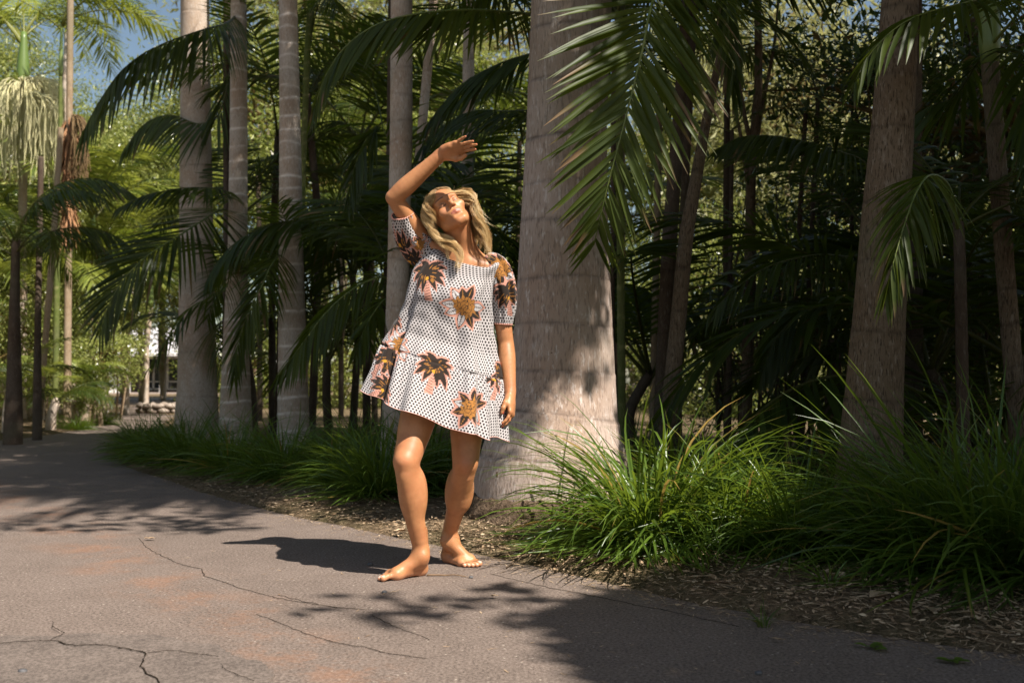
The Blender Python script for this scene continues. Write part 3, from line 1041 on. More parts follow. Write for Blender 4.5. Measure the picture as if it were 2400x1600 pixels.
tpx('cane_palm', 'thin dark cane hidden behind the edge of the big trunk', 7.5, [(1050, 1428, 1440), (700, 1430, 1441)], 3.4, 'bark_dark', (0.16, 0.26), fronds=FR_DARK, nf=5, scale=0.8, sides=10, shaft=False)
tpx('cane_palm', 'short pale cane seen below the big hanging frond', 9.0, [(1050, 1520, 1538), (560, 1531, 1547)], 3.6, 'bark_tan', (0.16, 0.26), fronds=FR_DARK, nf=5, scale=0.8, sides=12, shaft=False)
tpx('palm_tree', 'dark upright palm trunk left of the leaning one', 7.4, [(1050, 1528, 1562), (950, 1533, 1566), (560, 1551, 1587), (330, 1572, 1602)], 6.6, 'bark_dark', (0.3, 0.5), nf=9, scale=0.9, sides=20)
tpx('palm_tree', 'slim grey-brown palm trunk squeezed behind the leaning one', 7.9, [(900, 1578, 1598), (600, 1588, 1608), (250, 1604, 1624)], 6.6, 'bark_dark', (0.3, 0.5), nf=8, scale=0.8, sides=14)
lean_palm = tpx('leaning_palm', 'leaning brown palm trunk holding the big hanging frond', 6.5, [(1060, 1537, 1582), (990, 1545, 1587), (780, 1568, 1606), (560, 1589, 1624), (300, 1640, 1664), (170, 1670, 1688)], P(1695, -120, 6.5)[2], 'bark_brown', (0.28, 0.45), fronds=FR_DARK, nf=3, sides=22, azs=[1.9, 2.5, 1.4])

# dark thin stems in the undergrowth
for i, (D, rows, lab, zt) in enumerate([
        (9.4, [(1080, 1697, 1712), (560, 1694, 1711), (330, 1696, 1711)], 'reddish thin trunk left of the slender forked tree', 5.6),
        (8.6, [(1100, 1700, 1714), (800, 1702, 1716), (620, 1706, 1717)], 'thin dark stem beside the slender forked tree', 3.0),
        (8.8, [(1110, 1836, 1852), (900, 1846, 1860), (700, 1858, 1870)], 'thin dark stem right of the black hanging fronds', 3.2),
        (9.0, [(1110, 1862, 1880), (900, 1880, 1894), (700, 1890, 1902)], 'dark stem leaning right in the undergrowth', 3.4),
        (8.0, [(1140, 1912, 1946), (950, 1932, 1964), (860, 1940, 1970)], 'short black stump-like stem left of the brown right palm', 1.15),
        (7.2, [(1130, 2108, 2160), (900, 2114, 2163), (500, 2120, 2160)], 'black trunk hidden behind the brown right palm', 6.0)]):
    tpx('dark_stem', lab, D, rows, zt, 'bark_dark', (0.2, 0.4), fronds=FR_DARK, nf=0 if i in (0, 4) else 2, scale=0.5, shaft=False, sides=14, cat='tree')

# ------------------------------------------------------------------ hero fronds, leaflet by leaflet
NF = np.array([0.0, -1.0, 0.25])
hero_frond(lean_palm, [(1690, -150, 6.4), (1620, -110, 5.6), (1540, -20, 5.0), (1505, 120, 4.75), (1468, 270, 4.7), (1428, 420, 4.72), (1404, 520, 4.78), (1392, 575, 4.85)], 72, 0.70, 0.036, 64, 30, (0.10, -1, 0.10), 0.05, 0.06, 4,
           start=0.26, lprof=([0, 0.1, 0.5, 0.8, 1], [0.85, 1.0, 0.95, 0.62, 0.30]), blade=0.96, rad=0.017, jit=0.025, dryf=0.3, fold=0.5)
# dry threads and dead leaflets on that frond
young_r = palm('young_palm', 'young palm with glossy fronds in front of the brown right trunk', np.array([P(2262, 1250, 5.2) * [1, 1, 0], P(2250, 600, 5.2), P(2246, 520, 5.2)]), np.array([0.035, 0.03, 0.028]), 'bark_dark', (0.1, 0.2), rng, fronds=FR_DARK, nf=4, scale=0.7, shaft=False, sides=10, azs=[0.3, 1.2, -0.4, 2.0])
hero_frond(young_r, [(2246, 540, 5.2), (2225, 440, 4.9), (2185, 410, 4.6), (2152, 442, 4.42), (2122, 520, 4.3), (2098, 600, 4.25), (2078, 680, 4.25)], 40, 0.42, 0.028, 54, 18, (-0.35, -0.9, 0.35), 0.45, 0.40, 5, start=0.42, lprof=([0, 0.2, 0.6, 1], [0.9, 1.0, 0.8, 0.4]), blade=0.7, rad=0.011, fold=0.4)
hero_frond(far_right, [(2320, 110, 5.6), (2390, 20, 5.2), (2330, -5, 4.9), (2240, 12, 4.7), (2150, 38, 4.6), (2085, 78, 4.6), (2030, 140, 4.62), (2005, 190, 4.65)], 34, 0.40, 0.034, 60, 22, (-0.2, -0.5, 0.8), 0.35, 0.30, 6, start=0.25, blade=0.7, rad=0.010)
hero_frond(far_right, [(2322, 120, 5.6), (2290, 150, 6.0), (2240, 225, 6.2), (2180, 250, 6.3), (2120, 290, 6.4)], 30, 0.55, 0.032, 60, 22, (0, -0.5, 0.85), 0.35, 0.25, 16, start=0.1, split=False, mat='palm_leaf', rmat='rachis_dark')
hero_frond(far_right, [(2330, 120, 5.6), (2400, 130, 5.3), (2440, 260, 5.1), (2450, 420, 5.0)], 30, 0.6, 0.034, 60, 22, (0.3, -0.7, 0.6), 0.35, 0.25, 17, start=0.1, split=False, mat='palm_leaf', rmat='rachis_dark')

stem_a = palm('young_palm', 'young palm behind the second trunk spreading a broad frond to the left', np.array([[P(560, 900, 12.8)[0], 12.8, 0], P(556, 600, 12.8), P(552, 500, 12.8)]), np.array([0.05, 0.045, 0.04]), 'bark_dark', (0.15, 0.2), rng, fronds=FR_DARK, nf=6, scale=1.1, shaft=False, sides=10, azs=[0.1, 0.9, 1.7, 2.4, 1.2, 0.5])
hero_frond(stem_a, [(552, 510, 12.7), (520, 492, 11.8), (470, 520, 11.2), (420, 552, 10.9), (345, 600, 10.6), (290, 655, 10.5), (255, 715, 10.5), (236, 770, 10.5)], 50, 0.90, 0.042, 60, 18, (0.1, -1, 0.25), 0.14, 0.10, 7, start=0.2, lprof=([0, 0.15, 0.5, 0.8, 1], [0.8, 1.0, 0.95, 0.75, 0.35]), blade=0.85, rad=0.02, jit=0.03, fold=0.3, mat='palm_leaf')
hero_frond(stem_a, [(552, 505, 12.7), (530, 450, 11.6), (470, 440, 11.0), (400, 445, 10.8), (330, 462, 10.8), (275, 490, 10.9)], 34, 0.42, 0.04, 55, 20, (0, -0.6, 0.8), 0.45, 0.3, 8, start=0.25, blade=0.6, rad=0.014, split=False, mat='palm_leaf', rmat='rachis_dark')
hero_frond(stem_a, [(552, 515, 12.7), (535, 660, 11.0), (500, 690, 10.4), (440, 728, 10.2), (395, 790, 10.1), (350, 862, 10.1)], 36, 0.42, 0.03, 50, 20, (0, -0.7, 0.7), 0.55, 0.45, 9, start=0.25, blade=0.6, rad=0.012, mat='palm_leaf', dryf=0.5)
stem_b = palm('young_palm', 'young palm behind the third trunk with a frond drooping over the second', np.array([[P(690, 900, 11.2)[0], 11.2, 0], P(690, 680, 11.2), P(690, 640, 11.2)]), np.array([0.05, 0.045, 0.04]), 'bark_dark', (0.15, 0.2), rng, fronds=FR_DARK, nf=6, scale=1.0, shaft=False, sides=10, azs=[0.1, 0.9, 1.7, 2.4, 1.2, -0.5])
hero_frond(stem_b, [(690, 645, 11.1), (660, 600, 10.4), (636, 622, 9.9), (614, 669, 9.6), (588, 720, 9.5), (562, 791, 9.5), (549, 885, 9.5)], 46, 0.62, 0.034, 52, 14, (0.2, -1, 0.3), 0.30, 0.25, 10, start=0.2, blade=0.8, rad=0.014, fold=0.4, mat='hero_leaf')
stem_c = palm('young_palm', 'young palm behind the elbow trunk sending fronds left over the third trunk', np.array([[P(935, 1000, 8.8)[0], 8.8, 0], P(935, 740, 8.8), P(935, 690, 8.8)]), np.array([0.05, 0.045, 0.04]), 'bark_dark', (0.15, 0.2), rng, fronds=FR_DARK, nf=5, scale=1.0, shaft=False, sides=10, azs=[0.3, 0.9, 1.7, 2.2, 1.2])
hero_frond(stem_c, [(935, 700, 8.8), (905, 652, 8.6), (860, 660, 8.5), (810, 690, 8.4), (762, 735, 8.35), (712, 800, 8.3), (655, 878, 8.3)], 48, 0.52, 0.033, 48, 16, (0, -0.75, 0.65), 0.35, 0.40, 11, start=0.15, blade=0.75, rad=0.012, fold=0.4)
hero_frond(stem_c, [(935, 710, 8.7), (905, 700, 8.4), (875, 735, 8.2), (850, 780, 8.1), (836, 830, 8.1)], 22, 0.42, 0.036, 45, 10, (0, -0.8, 0.6), 0.25, 0.25, 12, start=0.25, blade=0.8, rad=0.010)
hero_frond(stem_c, [(935, 700, 8.8), (930, 420, 9.0), (895, 300, 8.9), (862, 320, 8.8), (832, 390, 8.8), (815, 470, 8.8)], 36, 0.55, 0.036, 50, 16, (0, -0.8, 0.6), 0.35, 0.40, 13, start=0.45, blade=0.75, rad=0.012, mat='palm_leaf')
# upper centre: the long arching frond from a palm behind the big trunk
stem_d = palm('palm_tree', 'palm hidden behind the big trunk with a long arching frond above the woman', np.array([[P(1330, 900, 7.6)[0], 7.6, 0], P(1330, 200, 7.6), P(1328, 60, 7.6)]), np.array([0.07, 0.06, 0.055]), 'bark_dark', (0.15, 0.2), rng, fronds=FR_DARK, nf=5, scale=1.1, shaft=False, sides=12, azs=[0.4, 0.9, 1.7, 2.4, 1.2])
hero_frond(stem_d, [(1328, 70, 7.6), (1270, 40, 7.2), (1180, 28, 6.8), (1080, 24, 6.55), (970, 34, 6.45), (880, 60, 6.45), (810, 110, 6.5), (765, 175, 6.55), (738, 250, 6.6)], 66, 0.56, 0.034, 58, 18, (0, -0.55, 0.85), 0.38, 0.45, 14, start=0.12, blade=0.7, rad=0.016, fold=0.4)
hero_frond(stem_d, [(1328, 80, 7.6), (1260, 120, 7.8), (1170, 150, 8.0), (1080, 200, 8.2), (1010, 280, 8.3)], 40, 0.6, 0.04, 56, 18, (0, -0.5, 0.85), 0.4, 0.35, 15, start=0.1, blade=0.7, split=False, mat='palm_leaf', rmat='rachis_dark')
hero_frond(stem_d, [(1328, 90, 7.6), (1270, 240, 8.2), (1200, 260, 8.6), (1110, 260, 9.0), (1030, 300, 9.2), (985, 350, 9.2)], 40, 0.6, 0.036, 56, 18, (0, -0.5, 0.85), 0.4, 0.3, 18, start=0.25, blade=0.7, split=False, mat='palm_leaf', rmat='rachis_dark')
# upper left dark frond hanging in front of the stout trunk
stem_e = palm('palm_tree', 'thin palm by the second trunk with a dark frond hanging over the sky', np.array([[P(556, 900, 12.6)[0], 12.6, 0], P(558, 300, 12.6), P(560, 20, 12.6)]), np.array([0.06, 0.05, 0.045]), 'bark_dark', (0.15, 0.2), rng, fronds=FR_DARK, nf=5, scale=1.2, shaft=False, sides=12, azs=[0.2, 0.9, 1.7, 2.4, 1.2])
hero_frond(stem_e, [(560, 30, 12.6), (535, 52, 11.2), (490, 66, 10.3), (440, 82, 10.0), (385, 102, 9.8), (330, 130, 9.6), (280, 172, 9.5), (235, 235, 9.5), (200, 300, 9.5)], 64, 0.92, 0.046, 46, 16, (0, -0.75, 0.65), 0.40, 0.75, 19, start=0.12, blade=0.8, rad=0.02, jit=0.04, mat='palm_leaf', rmat='rachis_dark')
hero_frond(stem_e, [(560, 40, 12.6), (520, 250, 12.7), (470, 290, 12.9), (400, 270, 13.0), (340, 290, 13.1), (290, 350, 13.2)], 44, 0.75, 0.04, 50, 16, (0, -0.75, 0.65), 0.40, 0.6, 20, start=0.25, blade=0.8, rad=0.016, split=False, mat='palm_leaf', rmat='rachis_dark')
# dark fronds in the right undergrowth
stem_f = palm('young_palm', 'dark young palm left of the brown right trunk with arching black fronds', np.array([[P(2050, 1100, 7.4)[0], 7.4, 0], P(2050, 640, 7.4), P(2046, 560, 7.4)]), np.array([0.05, 0.045, 0.04]), 'bark_dark', (0.15, 0.2), rng, fronds=FR_DARK, nf=2, scale=0.9, shaft=False, sides=10, azs=[1.3, 2.0])
hero_frond(stem_f, [(2046, 560, 7.4), (2040, 400, 7.1), (1960, 352, 6.9), (1880, 330, 6.8), (1800, 318, 6.7), (1735, 322, 6.7), (1690, 345, 6.7)], 42, 0.38, 0.032, 55, 20, (0, -0.6, 0.8), 0.45, 0.45, 21, start=0.3, blade=0.7, rad=0.010, split=False, mat='palm_leaf', rmat='rachis_dark')
hero_frond(stem_f, [(2046, 570, 7.3), (2000, 600, 7.0), (1930, 596, 6.8), (1860, 606, 6.6), (1790, 630, 6.5), (1720, 680, 6.45), (1660, 740, 6.4)], 44, 0.42, 0.028, 52, 16, (0, -0.75, 0.65), 0.35, 0.35, 22, start=0.1, blade=0.75, rad=0.011, split=False, mat='palm_leaf', rmat='rachis_dark')
hero_frond(stem_f, [(2046, 600, 7.4), (2000, 730, 7.2), (1950, 716, 7.1), (1900, 720, 7.0), (1850, 755, 7.0), (1810, 810, 7.0), (1790, 860, 7.0)], 36, 0.5, 0.034, 50, 16, (0, -0.6, 0.8), 0.35, 0.35, 23, start=0.3, blade=0.75, rad=0.010, split=False, mat='palm_leaf', rmat='rachis_dark')
hero_frond(stem_f, [(2046, 620, 7.4), (1960, 800, 7.4), (1880, 790, 7.5), (1810, 820, 7.6), (1780, 870, 7.6)], 30, 0.42, 0.036, 40, 10, (0, -0.6, 0.8), 0.5, 0.9, 24, start=0.4, blade=0.75, rad=0.010, split=False, mat='palm_leaf', rmat='rachis_dark')
hero_frond(lean_palm, [(1690, -140, 6.5), (1700, -60, 6.2), (1706, 40, 6.1), (1716, 140, 6.05), (1726, 230, 6.05)], 34, 0.42, 0.03, 30, 12, (0, -0.9, 0.3), 0.3, 0.45, 25, start=0.15, blade=0.8, rad=0.010)

# ------------------------------------------------------------------ understory palms and canopy
UNDER = [
    (600, 14.5, 1.2, 'low dark palm between the first and third trunks'), (775, 11.5, 1.1, 'low dark palm right of the third trunk'), (825, 13.5, 2.3, 'dark palm midway between the third and fourth trunks'),
    (1010, 12.5, 1.5, 'dark palm behind the slim leaning trunk'), (1135, 10.5, 1.0, 'low dark palm behind the woman'), (1165, 13.5, 2.6, 'dark palm just left of the big trunk'),
    (880, 16.5, 3.4, 'taller dark palm deep behind the elbow trunk'), (1050, 17, 4.6, 'tall dark palm deep above the raised hand'),
    (640, 14, 4.3, 'dark palm high between the second and third trunks'), (860, 13, 4.0, 'dark palm high right of the third trunk'), (470, 17.5, 2.6, 'dark palm deep behind the stout grey trunk'), (1300, 12, 2.5, 'dark palm deep behind the big trunk'), (1490, 9.0, 0.9, 'low dark palm right of the big trunk'),
   
    (2215, 7.0, 0.9, 'low black palm right of the brown right trunk'),
    (610, 19, 4.8, 'tall dark palm deep behind the second trunk'), (1210, 18, 5.2, 'tall dark palm deep behind the big trunk top'), (800, 20, 6.0, 'tallest dark palm deep in the middle'), (730, 13, 4.6, 'tall dark palm above the arching frond'), 
    (960, 10.5, 2.0, 'dark palm whose fronds fall behind the raised arm'),
    (2390, 6.4, 1.0, 'low black palm at the right frame edge'), (2290, 6.6, 0.4, 'stemless black palm rising from the right grass')]
for px, D, h_, lab in UNDER:
    x = P(px, 897, D)[0]
    c = np.array([[x, D, -0.05], [x + rng.uniform(-0.1, 0.1), D, h_ * 0.6], [x + rng.uniform(-0.15, 0.15), D, h_]])
    palm('young_palm', lab, c, np.array([0.055, 0.05, 0.045]), 'bark_dark', (0.12, 0.2), rng, fronds=FR_DARK + FR_ARCH[:1], nf=7, scale=rng.uniform(1.0, 1.25), shaft=False, sides=10, dz=0.05, group='dark young palms under the tall ones', keep=0.01)

OUT = 'tall palm added outside the right of the frame so its crown shades the bed'
CANOPY = [(3.9, 3.4, 6.6, OUT), (4.05, 3.3, 8.8, OUT), (4.3, 3.15, 10.8, OUT), (3.7, 4.1, 9.8, OUT), (4.6, 3.9, 11.5, OUT), (5.3, 4.4, 7.2, OUT), (4.4, 6.9, 8.6, OUT), (6.6, 7.4, 9.0, OUT), (6.0, 10.8, 9.6, OUT), (8.2, 5.2, 8.0, OUT), (7.4, 12.5, 9.6, OUT), (5.0, 2.2, 6.4, OUT),
          (0.25, 9.2, 7.4, 'tall palm hidden straight behind the big trunk'), (-1.45, 11.6, 7.6, 'tall palm hidden straight behind the elbow trunk'), (1.4, 13.2, 10.4, 'tall thin palm trunk just right of the big trunk, deep in the shade'),
          (3.4, 5.9, 5.9, OUT), (4.35, 9.4, 9.2, 'tall black palm trunk near the right frame edge, deep in the shade'), (-3.2, 13.8, 7.8, 'tall thin palm trunk hidden behind the third trunk')]
for i, (x, y, h_, lab) in enumerate(CANOPY):  # palms put in for canopy shade
    c = np.array([[x, y, -0.05], [x + 0.05, y, h_ * 0.5], [x + rng.uniform(-0.1, 0.2), y, h_]])
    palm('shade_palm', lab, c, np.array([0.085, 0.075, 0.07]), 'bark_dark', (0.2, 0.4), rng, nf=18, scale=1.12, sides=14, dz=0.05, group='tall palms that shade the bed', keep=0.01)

# unseen broadleaf trees right of the camera, crowns shaped to dapple the drive
SHADE = [(5.6, -0.6, 6.6), (7.4, 1.2, 7.4), (6.6, -3.0, 7.0), (9.2, 3.2, 8.0), (4.9, 1.6, 6.2), (8.6, -1.4, 7.6), (3.7, 0.9, 5.6), (10.2, 7.0, 8.5), (4.6, -1.0, 5.6), (4.2, 3.4, 5.0)]
for i, (x, y, h_) in enumerate(SHADE):
    cr = crown_mesh('shade_crown', rng, (2.5, 2.5, 1.9), 430, 34, 0.185, 'broad_leaf', 0.32, 0.1, avoid=avoid_lit, centre=(x, y, h_))
    broad_tree('shade_tree', 'unseen broadleaf tree beside the drive, crown shaped to dapple it with shade', (x, y), h_, cr, 1.0, 'bark_dark', rng, 'broadleaf trees that shade the drive', rad=0.11, rot=0.0)

# dark broadleaf trees and shrubs in the right undergrowth
for px, py, D, sc, lab in [
        (1965, 470, 10.5, 0.7, 'dark leafy tree between the forked trunk and the right palm'), (1830, 680, 11.5, 0.75, 'dark leafy shrub behind the black arching fronds'), (1940, 760, 11.0, 0.9, 'dark leafy shrub left of the right palm foot'),
        (2230, 330, 9.0, 1.25, 'black leafy tree right of the brown palm'), (2330, 700, 9.5, 1.2, 'black leafy tree behind the right edge palm'), (2210, 760, 9.8, 1.1, 'black leafy shrub in the gap beside the right palm'),
        (2060, 200, 9.6, 0.75, 'dark leafy branch mass touching the right palm top'), (1750, 860, 12.5, 0.8, 'low dark shrub among the thin stems'), (2380, 330, 8.0, 1.1, 'black leafy mass at the right edge'), (2260, 980, 8.6, 0.9, 'low black shrub behind the right grass clump'),]:
    p = P(px, py, D)
    broad_tree('leafy_tree', lab, (p[0], D), p[2], CR_DARK[rng.integers(3)], sc, 'bark_dark', rng, 'dark leafy trees in the right undergrowth', stems=2, rad=0.035, spread=0.25)
# the slender forked tree
p = P(1790, -120, 9.0)
ft = broad_tree('forked_tree', 'slender brown forked tree in the bright gap right of the leaning palm', (P(1750, 897, 9.0)[0], 9.0), p[2] + 1.2, CR_DARK[0], 0.8, 'bark_brown', rng, stems=0)
V, fs = tube_arrays(spline([P(1741, 1100, 9.0) * [1, 1, 0], P(1752, 850, 9.0), P(1757, 600, 9.0), P(1762, 380, 9.0), P(1777, 200, 9.0), P(1776, 0, 9.0), P(1778, -150, 9.0)], 40), np.linspace(0.062, 0.03, 40), 12)
obj('trunk', make_mesh('trunk', V, fs, {'ring': np.zeros(len(V))}, mats=[M['bark_brown']]), ft)
for q in ([(1760, 420, 9.0), (1785, 260, 9.1), (1815, 100, 9.2), (1830, -80, 9.2)], [(1757, 330, 9.0), (1735, 210, 8.9), (1726, 90, 8.9), (1722, -60, 8.9)], [(1752, 420, 9.0), (1738, 330, 8.9), (1712, 200, 8.8)]):
    V, fs = tube_arrays(spline([P(*a) for a in q], 20), np.linspace(0.022, 0.010, 20), 8)
    obj('branch', make_mesh('branch', V, fs, {'ring': np.zeros(len(V))}, mats=[M['bark_brown']]), ft)

# thicket of thin dark stems with small leaves in front of the lit clearing
rt = np.random.default_rng(63)
for (x0, x1, D, n, lab) in ((1655, 1800, 9.6, 13, 'thicket of thin black stems and small leaves right of the leaning palm'), (1790, 1925, 9.0, 12, 'thicket of thin black stems left of the stump-like dark stem'), (2170, 2330, 8.4, 9, 'black thicket of thin stems in the deep shade beside the right palm')):
    xm = P((x0 + x1) / 2, 897, D)[0]
    th_ = empty('stem_thicket', (xm, D, 0), lab, 'thicket', 'thickets of thin stems')
    mbl = MB()
    for k in range(n):
        px = rt.uniform(x0, x1)
        d_ = D + rt.uniform(-0.6, 0.6)
        b = P(px, 897, d_) * [1, 1, 0] - [0, 0, 0.05]
        hgt = rt.uniform(1.1, 2.9)
        q = spline([b, b + [rt.normal(0, 0.05), rt.normal(0, 0.05), hgt * 0.5], b + [rt.normal(0, 0.22), rt.normal(0, 0.15), hgt]], 12)
        V, fs = tube_arrays(q, np.linspace(rt.uniform(0.008, 0.02), 0.005, 12), 6)
        obj('stem', make_mesh('stem', V, fs, {'ring': np.zeros(len(V))}, mats=[M['bark_dark']]), th_)
        m = 48
        i_ = rt.uniform(2, 11, m)
        c_ = np.stack([np.interp(i_, np.arange(12), q[:, j]) for j in range(3)], -1) + rt.normal(0, 0.13, (m, 3))
        Dv = nz(rt.normal(0, 1, (m, 3)) + [0, 0, -0.6])
        V, fs, vv, dr = leaf_strips(c_, Dv, np.cross(Dv, nz(rt.normal(0, 1, (m, 3)))), rt.uniform(0.05, 0.13, m), rt.uniform(0.012, 0.026, m), 0.2, segs=2, prof=np.array([0.3, 1.0, 0.05]), var=rt.uniform(0, 1, m))
        mbl.add(V, fs, var=vv, dry=dr)
    obj('leaves', mbl.mesh('leaves', [M['broad_leaf']]), th_)['kind'] = 'stuff'

# ------------------------------------------------------------------ sunlit background
for px, py, D, sc, kind, lab in [
        (1840, 250, 30, 1.7, 2, 'pale sunlit gum tree in the bright gap at the right'), (1700, 300, 36, 1.8, 2, 'pale gum tree behind the leaning palm'), (1960, 420, 33, 1.7, 2, 'pale gum tree half hidden by the right palm'), (1800, 930, 21, 0.8, 1, 'low pale shrub in the sunlit clearing'), (1700, 960, 24, 0.8, 1, 'low sunlit shrub left in the clearing'), (1880, 900, 23, 0.9, 2, 'pale sunlit shrub right in the clearing'), (1870, 700, 28, 1.3, 1, 'sunlit green tree low behind the thin stems'), (1720, 720, 26, 1.2, 1, 'sunlit green tree behind the dark cane stems'), (2240, 420, 36, 2.0, 2, 'pale tree deep behind the right edge palm'), (2300, 800, 30, 1.5, 1, 'sunlit tree deep right behind the black shrubs'),
        (1560, 480, 34, 1.9, 1, 'sunlit tree behind the big hanging frond'), (1480, 800, 30, 1.3, 1, 'sunlit shrub deep right of the big trunk'), (1130, 560, 34, 1.8, 1, 'sunlit tree deep behind the woman'), (980, 300, 36, 2.0, 1, 'sunlit tree deep behind the elbow trunk'), (800, 450, 34, 1.9, 1, 'sunlit tree deep between third and fourth trunks'), (620, 300, 36, 2.0, 1, 'sunlit tree deep behind the second trunk'), (850, 850, 30, 1.2, 1, 'sunlit shrub deep in the middle of the row'), (620, 880, 30, 1.0, 1, 'sunlit shrub deep between the second and third trunks'), (1080, 120, 40, 2.0, 2, 'pale tree deep above the raised hand'), (760, 60, 42, 2.2, 2, 'pale tree deep at the top middle'),
        (20, 200, 44, 1.3, 1, 'sunlit tree high behind the flower strings'), (300, 380, 52, 1.5, 1, 'sunlit tree far behind, under the sky patch'), (340, 470, 42, 1.9, 1, 'bright yellow-green tree left of the stout grey trunk'), (250, 560, 36, 1.5, 1, 'bright green tree behind the shaggy trunk'), (90, 560, 40, 2.0, 1, 'bright green tree behind the two left palms'), (-30, 420, 36, 2.0, 1, 'bright green tree at the left frame edge'), (390, 660, 46, 1.4, 1, 'bright green tree above the white roof'), (170, 400, 50, 1.9, 1, 'distant green tree below the hanging flower strings'), (480, 420, 44, 2.0, 1, 'bright green tree right behind the stout trunk'), (20, 800, 30, 1.4, 1, 'green tree in the shade at the lower left')]:
    p = P(px, py, D)
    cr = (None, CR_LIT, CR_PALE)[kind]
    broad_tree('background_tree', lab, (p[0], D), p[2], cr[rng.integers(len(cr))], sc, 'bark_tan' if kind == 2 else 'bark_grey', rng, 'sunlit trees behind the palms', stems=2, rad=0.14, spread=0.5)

# woods that close the view beyond the left edge of the frame
ro = np.random.default_rng(90)
for k, (x, y, zc, sc) in enumerate([(-11.5, 15.5, 3.0, 1.3), (-15, 19, 4.5, 1.8), (-14, 13.5, 3.2, 1.4), (-18.5, 14.5, 4.5, 1.9), (-20, 24, 6, 2.4), (-25, 18, 6, 2.4), (-24, 11.8 + 2, 4.5, 2.0), (-31, 15, 6, 2.6), (-30, 26, 7, 2.8), (-38, 20, 7, 2.9), (-38, 34, 8, 3.2), (-48, 24, 8, 3.4)]):
    broad_tree('background_tree', 'leafy tree of the wood left of the path, outside the frame', (x, y), zc, CR_LIT[k % 3], sc, 'bark_grey', ro, 'leafy trees left of the path', stems=2, rad=0.1, spread=0.4)

# left: sunlit palms beyond the path
left_a = tpx('flowering_palm', 'sunlit palm at the far left with a curtain of pale flower strings', 20.0, [(900, 44, 64), (600, 46, 63), (470, 43, 63), (390, 44, 64), (205, 41, 66)], P(53, 200, 20)[2], 'bark_grey', (0.2, 0.3), fronds=FR_LIT, keep=None, nf=13, scale=1.15, sides=18, dz=0.05, z_fine=7, azs=list(np.linspace(0.6, 4.3, 13)))
left_b = tpx('palm_tree', 'thin green stemmed palm beside the flower strings', 18.0, [(1000, 122, 136), (700, 126, 140), (470, 131, 146), (300, 136, 147), (180, 138, 146)], P(142, 230, 18)[2], 'green_cane', (0.15, 0.25), fronds=FR_LIT, keep=None, nf=7, scale=1.1, sides=12, dz=0.05, azs=[-0.6, 0.0, 0.5, 1.0, 1.5, 2.0, 3.6])
left_c = tpx('shaggy_palm', 'palm with a shaggy orange-brown trunk by the path', 17.0, [(995, 148, 166), (800, 150, 167), (600, 152, 168), (300, 155, 170)], P(165, -120, 17)[2], 'bark_tan', (0.3, 0.5), fronds=FR_LIT, keep=None, nf=4, scale=1.0, sides=16, dz=0.05, azs=[-0.3, 0.4, 1.1, 1.7])
left_d = tpx('palm_tree', 'tan trunk leaning left of the shaggy palm', 16.0, [(1000, 84, 98), (740, 104, 118), (640, 112, 127), (560, 118, 132)], P(135, 300, 16)[2], 'bark_tan', (0.3, 0.5), fronds=FR_LIT, keep=None, nf=0, shaft=False, sides=14, dz=0.05)
left_e = tpx('palm_tree', 'shaded palm at the left edge with a low drooping crown', 13.0, [(990, 10, 52), (900, 16, 50), (720, 22, 46), (620, 26, 46)], P(46, 560, 13)[2], 'bark_dark', (0.2, 0.3), fronds=FR_ARCH, keep=None, nf=13, scale=0.78, sides=16, dz=0.05, shaft=False)
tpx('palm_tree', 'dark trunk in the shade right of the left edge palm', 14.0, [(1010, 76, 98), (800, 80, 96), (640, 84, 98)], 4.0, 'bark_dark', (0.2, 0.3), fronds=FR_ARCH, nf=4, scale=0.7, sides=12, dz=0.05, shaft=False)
# shaggy fibre sleeve on the shaggy palm
mb = MB()
r2 = np.random.default_rng(8)
n = 520
zf = r2.uniform(P(160, 560, 17)[2], P(160, 275, 17)[2], n)
th = r2.uniform(0, 6.283, n)
ctr = np.stack([np.interp(zf, [P(160, 600, 17)[2], P(163, 300, 17)[2]], [P(160, 600, 17)[0], P(163, 300, 17)[0]]), np.full(n, 17.0)], -1)
P0 = np.c_[ctr + np.stack([np.cos(th), np.sin(th)], -1) * 0.075, zf]
D_ = np.c_[np.cos(th) * 0.35, np.sin(th) * 0.35, -np.ones(n)] + r2.normal(0, 0.12, (n, 3))
V, fs, vv, dr = leaf_strips(P0, D_, np.c_[-np.sin(th), np.cos(th), 0 * th], r2.uniform(0.15, 0.45, n), 0.03, 0.1, segs=3)
obj('fibre_sleeve', make_mesh('fibre_sleeve', V, fs, mats=[M['shaggy']]), left_c)['kind'] = 'stuff'
# flower curtains
for root, px0, px1, py, D, n, ln, mt in ((left_a, -8, 150, 205, 19.3, 420, 1.75, 'flower_string'), (left_a, 60, 150, 240, 18.9, 160, 1.4, 'flower_string'), (left_c, 168, 206, 290, 16.8, 90, 0.85, 'dead_leaf')):
    mb = MB()
    for k in range(n):
        px = r2.uniform(px0, px1)
        hub = P(55 if root is left_a else 168, py - 10, D)
        tip = P(px, py + abs(px - 70) * 0.12 + r2.uniform(-10, 25), D + r2.uniform(-0.6, 0.6))
        l = ln * r2.uniform(0.45, 1.0)
        mid = hub * 0.4 + tip * 0.6 + [0, 0, 0.15]
        q = spline([hub, mid, tip, tip + [r2.uniform(-0.04, 0.04), 0, -l * 0.5], tip + [r2.uniform(-0.08, 0.08), r2.uniform(-0.05, 0.05), -l]], 12)
        q[:, :2] += r2.normal(0, 0.008, (12, 2))
        V, fs = tube_arrays(q, np.linspace(0.009, 0.007, 12), 3, caps=False)
        mb.add(V, fs, var=0.5, dry=0.6)
    obj('flower_strings', mb.mesh('flower_strings', [M[mt]]), root)['kind'] = 'stuff'

